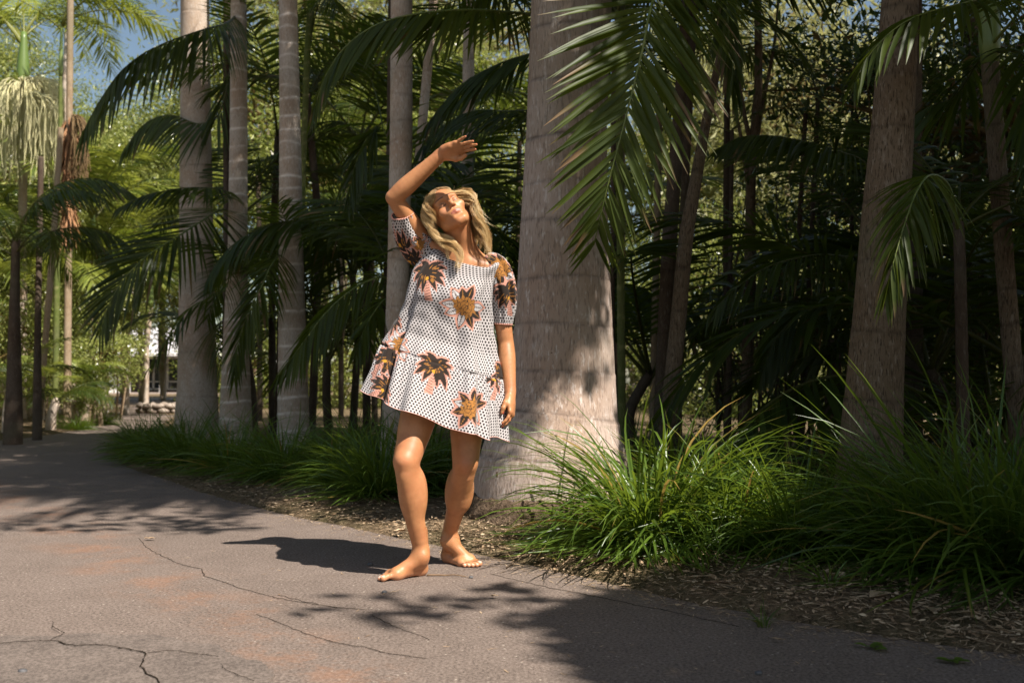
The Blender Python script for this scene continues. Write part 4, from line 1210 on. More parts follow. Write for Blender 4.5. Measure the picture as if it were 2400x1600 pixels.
UL = [(205, 610, 21, 3, 'sunlit palm behind the tall glossy shrub'), (300, 640, 25, 3, 'bright palm right of the tall glossy shrub'), (100, 700, 20, 3, 'bright low palm between the dark trunks at the left'), (345, 720, 30, 3, 'small bright palm above the white veranda roof'), (250, 690, 24, 3.0, 'sunlit palm fanning out left of the broad dark frond'), (445, 620, 28, 4.2, 'bright palm between the shaggy trunk and the stout trunk'), (180, 700, 22, 2.6, 'sunlit palm behind the shaggy trunk'), (80, 640, 24, 4.0, 'sunlit palm behind the left edge crown'), (462, -10, 24, 6.8, 'tall sunlit palm whose fronds hang at the top left'), (470, 560, 30, 5.0, 'sunlit palm tight left of the stout trunk'), (150, 60, 24, 9.0, 'tall palm behind the flower strings'), (455, -150, 20, 7.6, 'tall palm whose bright fronds fill the top left'), (165, 905, 17.5, 0.35, 'small feathery palm at the foot of the shaggy palm'), (120, 940, 16.5, 0.3, 'small green palm at the path edge'), (20, 900, 15, 0.8, 'low shaded palm at the lower left')]
for px, py, D, h_, lab in UL:
    p = P(px, py, D)
    h_ = max(0.25, p[2])
    c = np.array([[p[0], D, -0.05], [p[0], D, h_ * 0.6], [p[0] + 0.1, D, h_]])
    palm('background_palm', lab, c, np.array([0.09, 0.075, 0.07]), 'bark_grey', (0.2, 0.3), rng, fronds=FR_LIT + FR_BIG[:2], keep=None if px < 400 else 0.01, nf=13 if h_ > 1 else 8, scale=1.15 if h_ > 1 else 0.42, shaft=h_ > 3, sides=12, dz=0.06, group='sunlit palms beyond the path')

CR_SHRUB = crown_mesh('shrub_crown', np.random.default_rng(2), (0.95, 0.8, 0.6), 150, 40, 0.075, 'lit_leaf', 0.12, 0.3, aspect=0.5)
for px, py, D, sc, lab in [(245, 835, 18.5, (0.75, 0.75, 0.9), 'glossy round shrub leaning over the sunlit path'), (205, 915, 17.6, (0.4, 0.4, 0.6), 'lower glossy shrub at the path edge'), (215, 690, 20, (0.9, 0.8, 1.4), 'glossy leafy shrub climbing behind the shaggy palm'), (280, 740, 22, (0.9, 0.8, 1.1), 'leafy shrub above the round glossy one'), (190, 560, 23, (1.0, 1.0, 1.6), 'tall glossy shrub between the palm trunks'), (110, 800, 19, (1.0, 0.9, 1.5), 'leafy shrub in half shade behind the dark trunks')]:
    p = P(px, py, D)
    broad_tree('glossy_shrub', lab, (p[0], D), p[2], CR_SHRUB, sc, 'bark_tan', rng, 'glossy shrubs beside the path', stems=3, rad=0.025, spread=0.2, cat='shrub')
# ------------------------------------------------------------------ strap-leaf grass clumps, litter, stones
def clump_mesh(name, n, r0, L, W, rng, th=(4, 78), kap=(25, 95), mat='grass_blade', segs=7, bias=None):
    az = rng.uniform(0, 2 * np.pi, n)
    rr = r0 * np.sqrt(rng.uniform(0, 1, n))
    u = rng.uniform(0, 1, n)
    th0 = np.radians(th[0] + (th[1] - th[0]) * u ** 0.75)
    k = np.radians(rng.uniform(kap[0], kap[1], n))
    ln = L * rng.uniform(0.55, 1.08, n) * (1 - 0.15 * u)
    a2 = az + rng.normal(0, 0.5, n)
    t = np.linspace(0, 1, segs + 1)
    ang = th0[:, None] + k[:, None] * t[None] ** 1.3
    ang = np.minimum(ang, np.radians(165))
    az_t = a2[:, None] + rng.normal(0, 0.35, n)[:, None] * t[None]
    D = np.stack([np.sin(ang) * np.cos(az_t), np.sin(ang) * np.sin(az_t), np.cos(ang)], -1)
    st = (ln / segs)[:, None, None]
    C = np.concatenate([np.zeros((n, 1, 3)), np.cumsum(st * 0.5 * (D[:, :-1] + D[:, 1:]), 1)], 1)
    C[:, :, 0] += (rr * np.cos(az))[:, None]
    C[:, :, 1] += (rr * np.sin(az))[:, None]
    low = C[:, :, 2] < 0.012
    C[:, :, 2] = np.where(low, 0.012 + 0.02 * rng.uniform(0, 1, (n, 1)), C[:, :, 2])
    C[:, 0, 2] = -0.03
    roll = rng.normal(0, 0.5, n)
    S0 = np.stack([-np.sin(a2), np.cos(a2), 0 * a2], -1)
    S = S0[:, None] * np.cos(roll)[:, None, None] + np.cross(D, S0[:, None]) * np.sin(roll)[:, None, None]
    Nn = np.cross(D, S)
    prof = np.interp(t, [0, 0.25, 0.6, 0.9, 1], [0.8, 1, 0.95, 0.5, 0.04])
    hw = 0.5 * W * rng.uniform(0.7, 1.2, n)[:, None] * prof[None]
    V = np.stack([C + S * hw[..., None] + Nn * (hw * 0.35)[..., None], C, C - S * hw[..., None] + Nn * (hw * 0.35)[..., None]], 2).reshape(-1, 3)
    m = segs + 1
    b = ((np.arange(n)[:, None] * m + np.arange(segs)[None]) * 3).reshape(-1)
    Qs = np.concatenate([np.stack([b, b + 1, b + 4, b + 3], -1), np.stack([b + 1, b + 2, b + 5, b + 4], -1)])
    dryl = np.where(rng.uniform(0, 1, n) < 0.12, rng.uniform(0.04, 0.2, n), 0.0)
    dead = rng.uniform(0, 1, n) < 0.012
    dr = np.clip((t[None] - (1 - dryl[:, None])) * 8, 0, 1)
    dr[dead] = 1
    return make_mesh(name, V, [Qs], {'var': np.repeat(np.clip(rng.normal(0.45, 0.25, n), 0, 1), m * 3), 'dry': np.repeat(dr.reshape(-1), 3)}, mats=[M[mat]])


r3 = np.random.default_rng(31)
GR_VAR = [clump_mesh('grass_blades', 620, 0.14, 0.80, 0.0105, r3) for _ in range(4)]
GR_BIG = clump_mesh('grass_blades', 900, 0.20, 0.98, 0.0135, r3, th=(6, 92), kap=(35, 105))
GR_RIGHT = clump_mesh('grass_blades', 900, 0.22, 1.0, 0.012, r3, th=(3, 80), kap=(20, 90))
CL = [
    (1530, 4.66, GR_BIG, 0.90, 0.3, 'bright sunlit strap-leaf grass clump at the foot of the big trunk'),
    (2330, 3.9, GR_RIGHT, 1.0, 1.0, 'large shaded grass clump at the right edge with long upright blades'),
    (2120, 4.05, GR_VAR[1], 0.85, 2.2, 'shaded grass clump in front of the brown right trunk'),
    (2480, 3.75, GR_RIGHT, 0.85, 4.0, 'dark grass clump cut by the right frame edge'),
    (1700, 4.5, GR_VAR[0], 0.82, 0.8, 'grass clump right of the sunlit one, half in shade'),
    (1870, 4.3, GR_VAR[2], 0.80, 1.9, 'shaded grass clump left of the brown right trunk'),
    (1590, 5.7, GR_VAR[3], 0.9, 0.4, 'taller grass clump behind the sunlit one'),
    (1470, 6.2, GR_VAR[1], 0.85, 3.3, 'grass clump beside the right flank of the big trunk'),
    (1990, 5.7, GR_VAR[0], 0.8, 5.0, 'grass clump behind the brown right trunk'),
    (890, 6.5, GR_VAR[2], 0.9, 0.2, "grass clump left of the woman's forward leg with sunlit blades"),
    (1000, 6.9, GR_VAR[0], 0.95, 1.4, "grass clump seen between the woman's legs"),
    (1080, 6.9, GR_VAR[3], 0.7, 2.4, 'small grass clump against the left side of the big trunk'),
    (785, 7.3, GR_VAR[1], 0.8, 0.9, 'shaded grass clump in front of the third trunk'),
    (665, 7.6, GR_VAR[3], 0.85, 3.0, 'shaded grass clump left of the third trunk foot'),
    (550, 8.2, GR_VAR[0], 0.86, 4.2, 'shaded grass clump in front of the second trunk'),
    (440, 9.0, GR_VAR[2], 0.88, 0.6, 'shaded grass clump in front of the stout grey trunk'),
    (365, 9.9, GR_VAR[1], 0.82, 5.2, 'grass clump left of the stout grey trunk'),
    (322, 11.2, GR_VAR[3], 0.72, 2.8, 'last grass clump of the row beside the path'),
    (840, 9.0, GR_VAR[0], 0.85, 2.0, 'grass clump left of the elbow trunk foot'),
    (940, 8.7, GR_VAR[3], 0.8, 1.0, 'grass clump behind the elbow trunk foot'),
    (245, 19.0, GR_VAR[0], 0.5, 1.0, 'small bright grass tuft by the sunlit path'),
    (180, 17.0, GR_VAR[1], 0.55, 2.0, 'green grass tuft under the shaggy palm')]
for px, D, me, sc, rot, lab in CL:
    x = P(px, 897, D)[0]
    o = bpy.data.objects.new('grass_clump', me)
    COL.objects.link(o)
    o.location = (x, D, float(ground_z(x, D)) - 0.005)
    o.rotation_euler = (0, 0, rot)
    o.scale = (sc,) * 3
    tag(o, lab, 'grass clump', 'strap-leaf grass clumps along the bed')
TUFT = clump_mesh('tuft_blades', 22, 0.012, 0.12, 0.004, r3, th=(5, 60), kap=(10, 50), segs=4)
for px, py, sc, lab in [(1790, 1468, 1.0, 'tiny grass tuft growing on the asphalt'), (1943, 1412, 1.7, 'upright grass tuft at the mulch edge'), (1312, 1330, 1.1, 'small grass tuft left of the curled tan leaf'), (1590, 1352, 1.3, 'small grass tuft below the sunlit clump')]:
    g = G(px, py)
    o = bpy.data.objects.new('grass_tuft', TUFT)
    COL.objects.link(o)
    o.location = (g[0], g[1], float(ground_z(*g)) + 0.002)
    o.rotation_euler = (0, 0, sc * 3)
    o.scale = (sc,) * 3
    tag(o, lab, 'grass tuft', 'small grass tufts by the drive edge')
for px, py, lab in [(2045, 1520, 'small round-leaved weed on the shaded asphalt'), (2228, 1552, 'round-leaved weed at the lower right of the asphalt')]:
    g = G(px, py)
    n = 9
    a = r3.uniform(0, 6.28, n)
    V, fs, vv, dr = leaf_strips(np.c_[r3.normal(0, 0.012, (n, 2)), np.full(n, 0.004)], np.c_[np.cos(a), np.sin(a), np.full(n, 0.35)], np.c_[-np.sin(a), np.cos(a), 0 * a], r3.uniform(0.025, 0.045, n), 0.022, 0.2, segs=5, prof=np.array([0.1, 0.7, 1, 1, 0.7, 0.05]), var=r3.uniform(0.3, 1, n))
    o = obj('weed', make_mesh('weed', V, fs, {'var': vv, 'dry': dr}, mats=[M['grass_blade']]), loc=(g[0], g[1], 0.001))
    tag(o, lab, 'weed')

# --- litter: straw, bark chips and leaf scraps on the bed edge (too many to count)
t = NT('litter')
v = t.attr('var')
n1 = t.noise(60, 3, t.coord('Object'))
c = t.mix(t.ramp(v, 0.0, 0.5, False), (0.16, 0.095, 0.055), (0.40, 0.28, 0.17))
c = t.mix(t.ramp(v, 0.5, 1.0, False), c, (0.60, 0.46, 0.31))
c = t.mix(t.math('MULTIPLY', t.ramp(n1, 0.45, 0.7), 0.3), c, (0.14, 0.085, 0.05))
M['litter'] = t.done(t.principled(c, 0.8, 0.2))


def litter(n, lo, hi, ylim, Ls, Ws, rng, spread, name, label):
    """Pieces scattered at a signed distance lo..hi (metres, bed side positive) from the bed edge of the drive."""
    seg = ROAD_R[(ROAD_R[:, 1] > ylim[0]) & (ROAD_R[:, 1] < ylim[1])]
    tt = nz(np.gradient(seg, axis=0))
    nn = np.stack([tt[:, 1], -tt[:, 0]], -1)
    w = 1.0 / np.maximum(seg[:, 1], 2.5) ** 1.5
    i = rng.choice(len(seg), n, p=w / w.sum())
    d = lo + (hi - lo) * rng.beta(1.2, spread, n)
    q = seg[i] + nn[i] * d[:, None] + rng.normal(0, 0.06, (n, 2))
    z = ground_z(q[:, 0], q[:, 1]) + np.where(d < 0, 0.002, 0.006) + rng.uniform(0, 0.018, n) * (d > 0.02)
    a = rng.uniform(0, 6.28, n)
    D = np.c_[np.cos(a), np.sin(a), rng.normal(0, 0.12, n) * (d > 0.02)]
    S = np.c_[-np.sin(a), np.cos(a), rng.normal(0, 0.5, n) * (d > 0.02)]
    L = rng.uniform(*Ls, n)
    V, fs, vv, dr = leaf_strips(np.c_[q, z], D, S, L, rng.uniform(*Ws, n), rng.normal(0.0, 0.12, n) * (d > 0.02), segs=2, fold=0.2, prof=np.array([0.5, 1.0, 0.3]), var=rng.beta(1.6, 1.6, n))
    o = obj(name, make_mesh(name, V, fs, {'var': vv}, smooth=False, mats=[M['litter']]))
    return tag(o, label, 'leaf litter', kind='stuff')


r4 = np.random.default_rng(9)
litter(30000, -0.08, 1.0, (1.2, 11), (0.015, 0.06), (0.0015, 0.004), r4, 3.0, 'straw_litter', 'pale straw and stalk litter along the bed edge')
litter(12000, -0.03, 1.3, (1.2, 11), (0.010, 0.03), (0.005, 0.013), r4, 3.0, 'bark_chips', 'tan and rust bark chips and leaf scraps on the bed')
litter(900, -1.2, 0.05, (1.2, 10), (0.008, 0.035), (0.002, 0.006), r4, 1.1, 'drive_scraps', 'stray chips and straw scraps on the asphalt')

# --- single fallen leaves and stones
for px, py, L, W, rot, v_, cup, lab in [
        (1398, 1338, 0.105, 0.060, 0.7, 0.75, 0.6, 'curled tan leaf on the litter below the sunlit grass clump'),
        (1690, 1397, 0.13, 0.035, 0.1, 0.08, 0.4, 'long reddish-brown leaf on the mulch'),
        (1635, 1383, 0.10, 0.022, 0.2, 0.6, 0.3, 'pale brown narrow leaf left of the reddish one'),
        (1640, 1338, 0.08, 0.05, 1.3, 0.1, 0.7, 'upright rust leaf under the sunlit grass'),
        (1962, 1404, 0.08, 0.06, 1.9, 0.8, 0.5, 'broad cream leaf beside the upright grass tuft'),
        (2065, 1440, 0.12, 0.06, 0.6, 0.7, 0.5, 'large tan leaf under the drooping right blades'),
        (2190, 1468, 0.09, 0.05, 1.2, 0.55, 0.5, 'brown leaf near the right grass clump'),
        (1755, 1340, 0.12, 0.05, 2.4, 0.65, 0.3, 'grey-tan leaf at the shaded end of the sunlit clump'),
        (1465, 1379, 0.045, 0.022, 0.3, 0.5, 0.3, 'small orange leaf on the asphalt below the clump'),
        (1590, 1425, 0.035, 0.025, 1.0, 0.62, 0.3, 'small yellow leaf on the shaded asphalt'),
        (1158, 1402, 0.035, 0.018, 0.0, 0.55, 0.2, 'small orange leaf scrap right of the feet'),
        (352, 1266, 0.06, 0.03, 0.1, 0.4, 0.3, 'small orange leaf at the upper end of the crack'),
        (722, 1197, 0.10, 0.045, 0.4, 0.8, 0.4, 'pale leaf on the litter by the shaded clumps'),
        (668, 1190, 0.08, 0.04, 2.0, 0.6, 0.5, 'tan leaf left of the pale one'),
        (942, 1256, 0.09, 0.035, 0.6, 0.75, 0.6, "curled pale leaf behind the woman's forward foot"),
        (1820, 1505, 0.05, 0.02, 2.8, 0.4, 0.3, 'brown leaf scrap on the shaded asphalt')]:
    g = G(px, py)
    z = float(ground_z(*g)) + 0.012
    s = np.linspace(0, 1, 8)
    pr = np.array([0.05, 0.5, 0.85, 1.0, 0.95, 0.7, 0.35, 0.02])
    c, s_ = math.cos(rot), math.sin(rot)
    xs = (s - 0.5) * L
    row = []
    for wv in (-1, -0.5, 0, 0.5, 1):
        yy = wv * pr * W / 2
        zz = cup * W * 0.5 * (wv ** 2) * pr + 0.16 * L * (s - 0.5) ** 2 * 4 * cup * 0.5 + r4.normal(0, 0.0012, 8)
        row.append(np.stack([xs * c - yy * s_, xs * s_ + yy * c, zz], -1))
    V = np.stack(row, 1).reshape(-1, 3)
    b = (np.arange(7)[:, None] * 5 + np.arange(4)[None]).ravel()
    o = obj('fallen_leaf', make_mesh('fallen_leaf', V, [np.stack([b, b + 5, b + 6, b + 1], -1)], {'var': np.full(len(V), v_)}, mats=[M['litter']]), loc=(g[0], g[1], z))
    tag(o, lab, 'fallen leaf', 'fallen leaves on the drive and bed')
peb = simple_material('pebble', (0.07, 0.07, 0.075), (0.14, 0.135, 0.135), 40, 0.8, 0.2, 0.4)
for i, (px, py, r_, lab) in enumerate([(53, 1576, 0.010, 'grey pebble at the lower left of the asphalt'), (867, 1324, 0.011, "blue-grey pebble in the lit gap of the woman's shadow"), (901, 1389, 0.009, 'small dark pebble below the forward foot'), (1778, 1579, 0.009, 'grey pebble at the bottom in dappled shade'), (901, 1346, 0.008, 'tiny pebble beside the toes'), (1104, 1354, 0.008, 'tiny dark pebble below the rear foot')]):
    g = G(px, py)
    V, fs = blob(np.random.default_rng(i), (r_ * 1.3, r_, r_ * 0.7), 2)
    o = obj('pebble', make_mesh('pebble', V, fs, mats=[peb]), loc=(g[0], g[1], r_ * 0.45))
    tag(o, lab, 'pebble', 'loose pebbles on the asphalt')
for q, lab in (([(1186, 1333, 0), (1205, 1322, 0), (1232, 1312, 0)], 'dark curved twig at the bed edge right of the rear foot'), ([(1300, 1345, 0), (1310, 1330, 0), (1312, 1322, 0)], 'dark forked twig on the bed edge'), ([(1000, 1350, 0), (1060, 1350, 0), (1090, 1352, 0)], "pale straw stalk between the woman's feet")):
    g = [G(a, b) for a, b, _ in q]
    g = np.array([(x, y, max(0.004, float(ground_z(x, y)) + 0.006)) for x, y in g])
    V, fs = tube_arrays(spline(g, 14) + r4.normal(0, 0.001, (14, 3)), np.linspace(0.0035, 0.0018, 14), 6)
    o = obj('twig', make_mesh('twig', V, fs, mats=[M['root'] if 'dark' in lab else M['twig']]))
    tag(o, lab, 'twig')
# ------------------------------------------------------------------ the person: one continuous body grown from a distance field
class Field:
    def __init__(s, lo, hi, h):
        s.lo = np.asarray(lo, float)
        s.h = h
        s.n = np.ceil((np.asarray(hi) - s.lo) / h).astype(int) + 1
        s.a = np.full(s.n, 1.0, np.float32)

    def block(s, lo, hi, pad):
        i0 = np.clip(np.floor((np.asarray(lo) - pad - s.lo) / s.h).astype(int), 0, s.n - 1)
        i1 = np.clip(np.ceil((np.asarray(hi) + pad - s.lo) / s.h).astype(int) + 1, 1, s.n)
        ax = [s.lo[k] + s.h * np.arange(i0[k], i1[k]) for k in range(3)]
        X, Y, Z = np.meshgrid(*ax, indexing='ij')
        return tuple(slice(i0[k], i1[k]) for k in range(3)), np.stack([X, Y, Z], -1)

    def put(s, sl, d, k, sub=False):
        a = s.a[sl]
        d = d.astype(np.float32)
        if sub:
            d = -d
            h = np.maximum(k - np.abs(a - d), 0) / k
            s.a[sl] = np.maximum(a, d) + h * h * k * 0.25
        else:
            h = np.maximum(k - np.abs(a - d), 0) / k
            s.a[sl] = np.minimum(a, d) - h * h * k * 0.25

    def cone(s, a, b, ra, rb, k=0.02, sub=False, flat=None):
        """Round cone from a to b. flat=(axis, factor) thins it along an axis."""
        a, b = np.asarray(a, float), np.asarray(b, float)
        R = max(ra, rb) * (max(1.0, flat[1]) if flat else 1)
        sl, p = s.block(np.minimum(a, b) - R, np.maximum(a, b) + R, k + 2 * s.h)
        q = p - a
        ab = b - a
        if flat:
            ax = nz(flat[0])
            q = q + ax * (q @ ax)[..., None] * (1 / flat[1] - 1)
            ab = ab + ax * (ab @ ax) * (1 / flat[1] - 1)
        L2 = max(ab @ ab, 1e-12)
        t = np.clip((q @ ab) / L2, 0, 1)
        d = np.linalg.norm(q - t[..., None] * ab, axis=-1) - (ra + (rb - ra) * t)
        s.put(sl, d, k, sub)

    def chain(s, pts, rad, k=0.02, flat=None):
        for i in range(len(pts) - 1):
            s.cone(pts[i], pts[i + 1], rad[i], rad[i + 1], k, flat=flat)

    def limb(s, pts, rad, k=0.012, n=14):
        q = spline(np.c_[np.array(pts), np.array(rad)], n)
        for i in range(n - 1):
            s.cone(q[i, :3], q[i + 1, :3], q[i, 3], q[i + 1, 3], k)

    def ell(s, c, r, R=None, k=0.02, sub=False):
        c, r = np.asarray(c, float), np.asarray(r, float)
        m = r.max()
        sl, p = s.block(c - m, c + m, k + 2 * s.h)
        q = p - c
        if R is not None:
            q = q @ R
        k0 = np.linalg.norm(q / r, axis=-1)
        k1 = np.linalg.norm(q / (r * r), axis=-1)
        d = k0 * (k0 - 1) / np.maximum(k1, 1e-9)
        s.put(sl, d, k, sub)

    def mesh(s):
        """Naive surface nets."""
        a = s.a
        ins = a < 0
        c = [ins[i:i + ins.shape[0] - 1, j:j + ins.shape[1] - 1, k:k + ins.shape[2] - 1] for i in (0, 1) for j in (0, 1) for k in (0, 1)]
        any_ = c[0].copy()
        all_ = c[0].copy()
        for x in c[1:]:
            any_ |= x
            all_ &= x
        act = np.argwhere(any_ & ~all_)
        idx = -np.ones(any_.shape, np.int32)
        idx[act[:, 0], act[:, 1], act[:, 2]] = np.arange(len(act))
        off = np.array([(i, j, k) for i in (0, 1) for j in (0, 1) for k in (0, 1)])
        val = np.stack([a[act[:, 0] + o[0], act[:, 1] + o[1], act[:, 2] + o[2]] for o in off], 1)
        acc = np.zeros((len(act), 3))
        cnt = np.zeros(len(act))
        for i in range(8):
            for j in range(i + 1, 8):
                if np.abs(off[i] - off[j]).sum() != 1:
                    continue
                m = (val[:, i] < 0) != (val[:, j] < 0)
                t = val[m, i] / (val[m, i] - val[m, j])
                acc[m] += off[i] + t[:, None] * (off[j] - off[i])
                cnt[m] += 1
        V = s.lo + s.h * (act + acc / cnt[:, None])
        Q = []
        for ax in range(3):
            sl0 = [slice(None)] * 3
            sl1 = [slice(None)] * 3
            sl0[ax] = slice(0, -1)
            sl1[ax] = slice(1, None)
            A, B = ins[tuple(sl0)], ins[tuple(sl1)]
            u, v = [(1, 2), (2, 0), (0, 1)][ax]
            for flip, msk in ((False, A & ~B), (True, ~A & B)):
                e = np.argwhere(msk)
                e = e[(e[:, u] > 0) & (e[:, v] > 0)]
                du, dv = np.zeros(3, int), np.zeros(3, int)
                du[u] = 1
                dv[v] = 1
                g = lambda w: idx[np.minimum(w[:, 0], idx.shape[0] - 1), np.minimum(w[:, 1], idx.shape[1] - 1), np.minimum(w[:, 2], idx.shape[2] - 1)]
                q = np.stack([g(e - du - dv), g(e - dv), g(e), g(e - du)], 1)
                q = q[(q >= 0).all(1)]
                Q.append(q[:, ::-1] if flip else q)
        return V, np.concatenate(Q)


def frame(y, z):
    """Rotation with columns x, y, z from a forward y and an approximate up z."""
    y = nz(y)
    x = nz(np.cross(y, z))
    z = np.cross(x, y)
    return np.stack([x, y, z], 1)


# joints (pixel of the photograph, metres from the camera)
J = dict(
    hipR=P(1012, 868, 4.31), kneeR=P(951, 1080, 4.08), ankR=P(986, 1300, 4.145),
    hipL=P(1100, 872, 4.34), kneeL=P(1091, 1086, 4.235), ankL=P(1054, 1262, 4.44),
    pelvis=P(1056, 852, 4.33), waist=P(1064, 770, 4.34), chest=P(1074, 680, 4.335), neck=P(1093, 606, 4.355),
    shR=P(1000, 578, 4.34), elR=P(923, 463, 4.20), wrR=P(1036, 361, 4.15),
    shL=P(1160, 640, 4.35), elL=P(1186, 805, 4.375), wrL=P(1196, 928, 4.30))
fld = Field(P(830, 300, 4.2) - [0.02, 0.32, 0.04], np.array([0.16, 4.68, 1.95]), 0.0030)
fld.lo[2] = -0.02
fld.n = np.ceil((np.array([0.14, 4.66, 1.93]) - fld.lo) / fld.h).astype(int) + 1
fld.a = np.full(fld.n, 1.0, np.float32)

# torso
fld.cone(J['pelvis'], J['waist'], 0.115, 0.098, 0.05)
fld.cone(J['waist'], J['chest'], 0.098, 0.108, 0.05)
fld.cone(J['chest'], J['neck'] * 0.6 + J['chest'] * 0.4, 0.108, 0.085, 0.05)
fld.cone(J['hipR'], J['hipL'], 0.10, 0.10, 0.05)
fld.cone(J['shR'] + [0.03, 0, -0.02], J['shL'] + [-0.02, 0, -0.01], 0.055, 0.045, 0.05)
for sx in (-1, 1):
    fld.ell(J['chest'] + [0.065 * sx, -0.07, -0.02], (0.052, 0.042, 0.055), k=0.03)
# collar bones, notch, neck strings
nb = J['neck']
fld.cone(nb + [0.012, -0.072, -0.022], J['shL'] + [-0.025, -0.035, 0.022], 0.012, 0.012, 0.022)
fld.cone(nb + [-0.016, -0.072, -0.012], J['shR'] + [0.03, -0.03, 0.01], 0.012, 0.012, 0.022)
fld.cone(nb + [0, 0.0, -0.02], J['shL'], 0.055, 0.048, 0.05)
fld.cone(nb + [0, 0.0, -0.02], J['shR'], 0.055, 0.048, 0.05)

# head
yl = nz(np.array([0.03, -0.90, 0.41]))
zl = np.array([-0.58, 0.36, 0.74])
RH = frame(yl, zl)                                   # columns: person's left... local x, y forward, z up
HS = 0.94
eye_mid = P(1049, 470, 4.215)
HO = eye_mid - RH @ (np.array([0, 0.088, 0.012]) * HS)


def hd(x, y, z):
    return HO + RH @ (np.array([x, y, z]) * HS)


fld.cone(nb + [0, 0.005, -0.03], hd(0, -0.03, -0.055), 0.056, 0.054, 0.035)
fld.cone(nb + [0.0, -0.02, 0.0], hd(0, 0.005, -0.075), 0.047, 0.045, 0.03)
for sx in (-1, 1):
    fld.cone(nb + [0.010 * sx, -0.073, -0.015], hd(0.056 * sx, -0.02, -0.045), 0.0095, 0.015, 0.014)
fld.ell(hd(0, -0.014, 0.045), (0.074 * HS, 0.094 * HS, 0.086 * HS), RH, k=0.03)
fld.ell(hd(0, 0.032, 0.020), (0.064 * HS, 0.060 * HS, 0.080 * HS), RH, k=0.03)
fld.ell(hd(0, 0.040, -0.045), (0.048 * HS, 0.046 * HS, 0.056 * HS), RH, k=0.03)
fld.cone(hd(-0.010, 0.074, -0.097), hd(0.010, 0.074, -0.097), 0.0165, 0.0165, 0.018)
for sx in (-1, 1):
    fld.cone(hd(0.053 * sx, 0.008, -0.058), hd(0.014 * sx, 0.068, -0.099), 0.0155, 0.015, 0.022)
    fld.cone(hd(0.053 * sx, 0.008, -0.058), hd(0.060 * sx, -0.004, 0.0), 0.0155, 0.014, 0.02)
    fld.ell(hd(0.044 * sx, 0.062, -0.020), np.array([0.023, 0.021, 0.018]) * HS, RH, k=0.018)
    fld.cone(hd(0.010 * sx, 0.091, 0.030), hd(0.050 * sx, 0.070, 0.031), 0.0085, 0.0075, 0.014)
    fld.ell(hd(0.032 * sx, 0.099, 0.0085), np.array([0.0215, 0.023, 0.0150]) * HS, RH, k=0.012, sub=True)
    fld.ell(hd(0.032 * sx, 0.0705, 0.008), np.array([0.0160, 0.0145, 0.0120]) * HS, RH, k=0.006)
    fld.ell(hd(0.074 * sx, -0.010, -0.006), np.array([0.0085, 0.017, 0.030]) * HS, RH, k=0.006)
fld.cone(hd(0, 0.088, 0.024), hd(0, 0.106, -0.016), 0.0080, 0.0088, 0.010)
fld.cone(hd(0, 0.106, -0.016), hd(0, 0.108, -0.023), 0.0090, 0.0088, 0.006)
for sx in (-1, 1):
    fld.ell(hd(0.0115 * sx, 0.096, -0.026), np.array([0.0068, 0.0095, 0.0068]) * HS, RH, k=0.007)
    fld.ell(hd(0.0065 * sx, 0.101, -0.034), np.array([0.0036, 0.006, 0.0036]) * HS, RH, k=0.003, sub=True)
fld.ell(hd(0, 0.074, -0.056), np.array([0.032, 0.016, 0.018]) * HS, RH, k=0.016)
for sx in (-1, 1):
    fld.cone(hd(0.004 * sx, 0.0895, -0.0505), hd(0.025 * sx, 0.078, -0.0550), 0.0052, 0.0030, 0.005)
    fld.cone(hd(0.0, 0.0875, -0.0625), hd(0.022 * sx, 0.0780, -0.0575), 0.0064, 0.0032, 0.005)
fld.cone(hd(-0.012, 0.094, -0.077), hd(0.012, 0.094, -0.077), 0.006, 0.006, 0.010, sub=True)

# arms
eR = J['elR']
fld.limb([J['shR'], J['shR'] * 0.5 + eR * 0.5, eR], [0.046, 0.037, 0.030], 0.012)
w = J['wrR']
fld.limb([eR, eR * 0.75 + w * 0.25, eR * 0.3 + w * 0.7, w], [0.031, 0.0355, 0.0275, 0.0235], 0.012)
fld.ell(eR + nz(eR - (J['shR'] + w) / 2) * 0.013, (0.018, 0.018, 0.018), k=0.014)
eL, wL = J['elL'], J['wrL']
fld.limb([J['shL'], J['shL'] * 0.5 + eL * 0.5, eL], [0.042, 0.037, 0.031], 0.012)
fld.limb([eL, eL * 0.72 + wL * 0.28, eL * 0.3 + wL * 0.7, wL], [0.031, 0.033, 0.026, 0.0225], 0.012)


NAILS = []


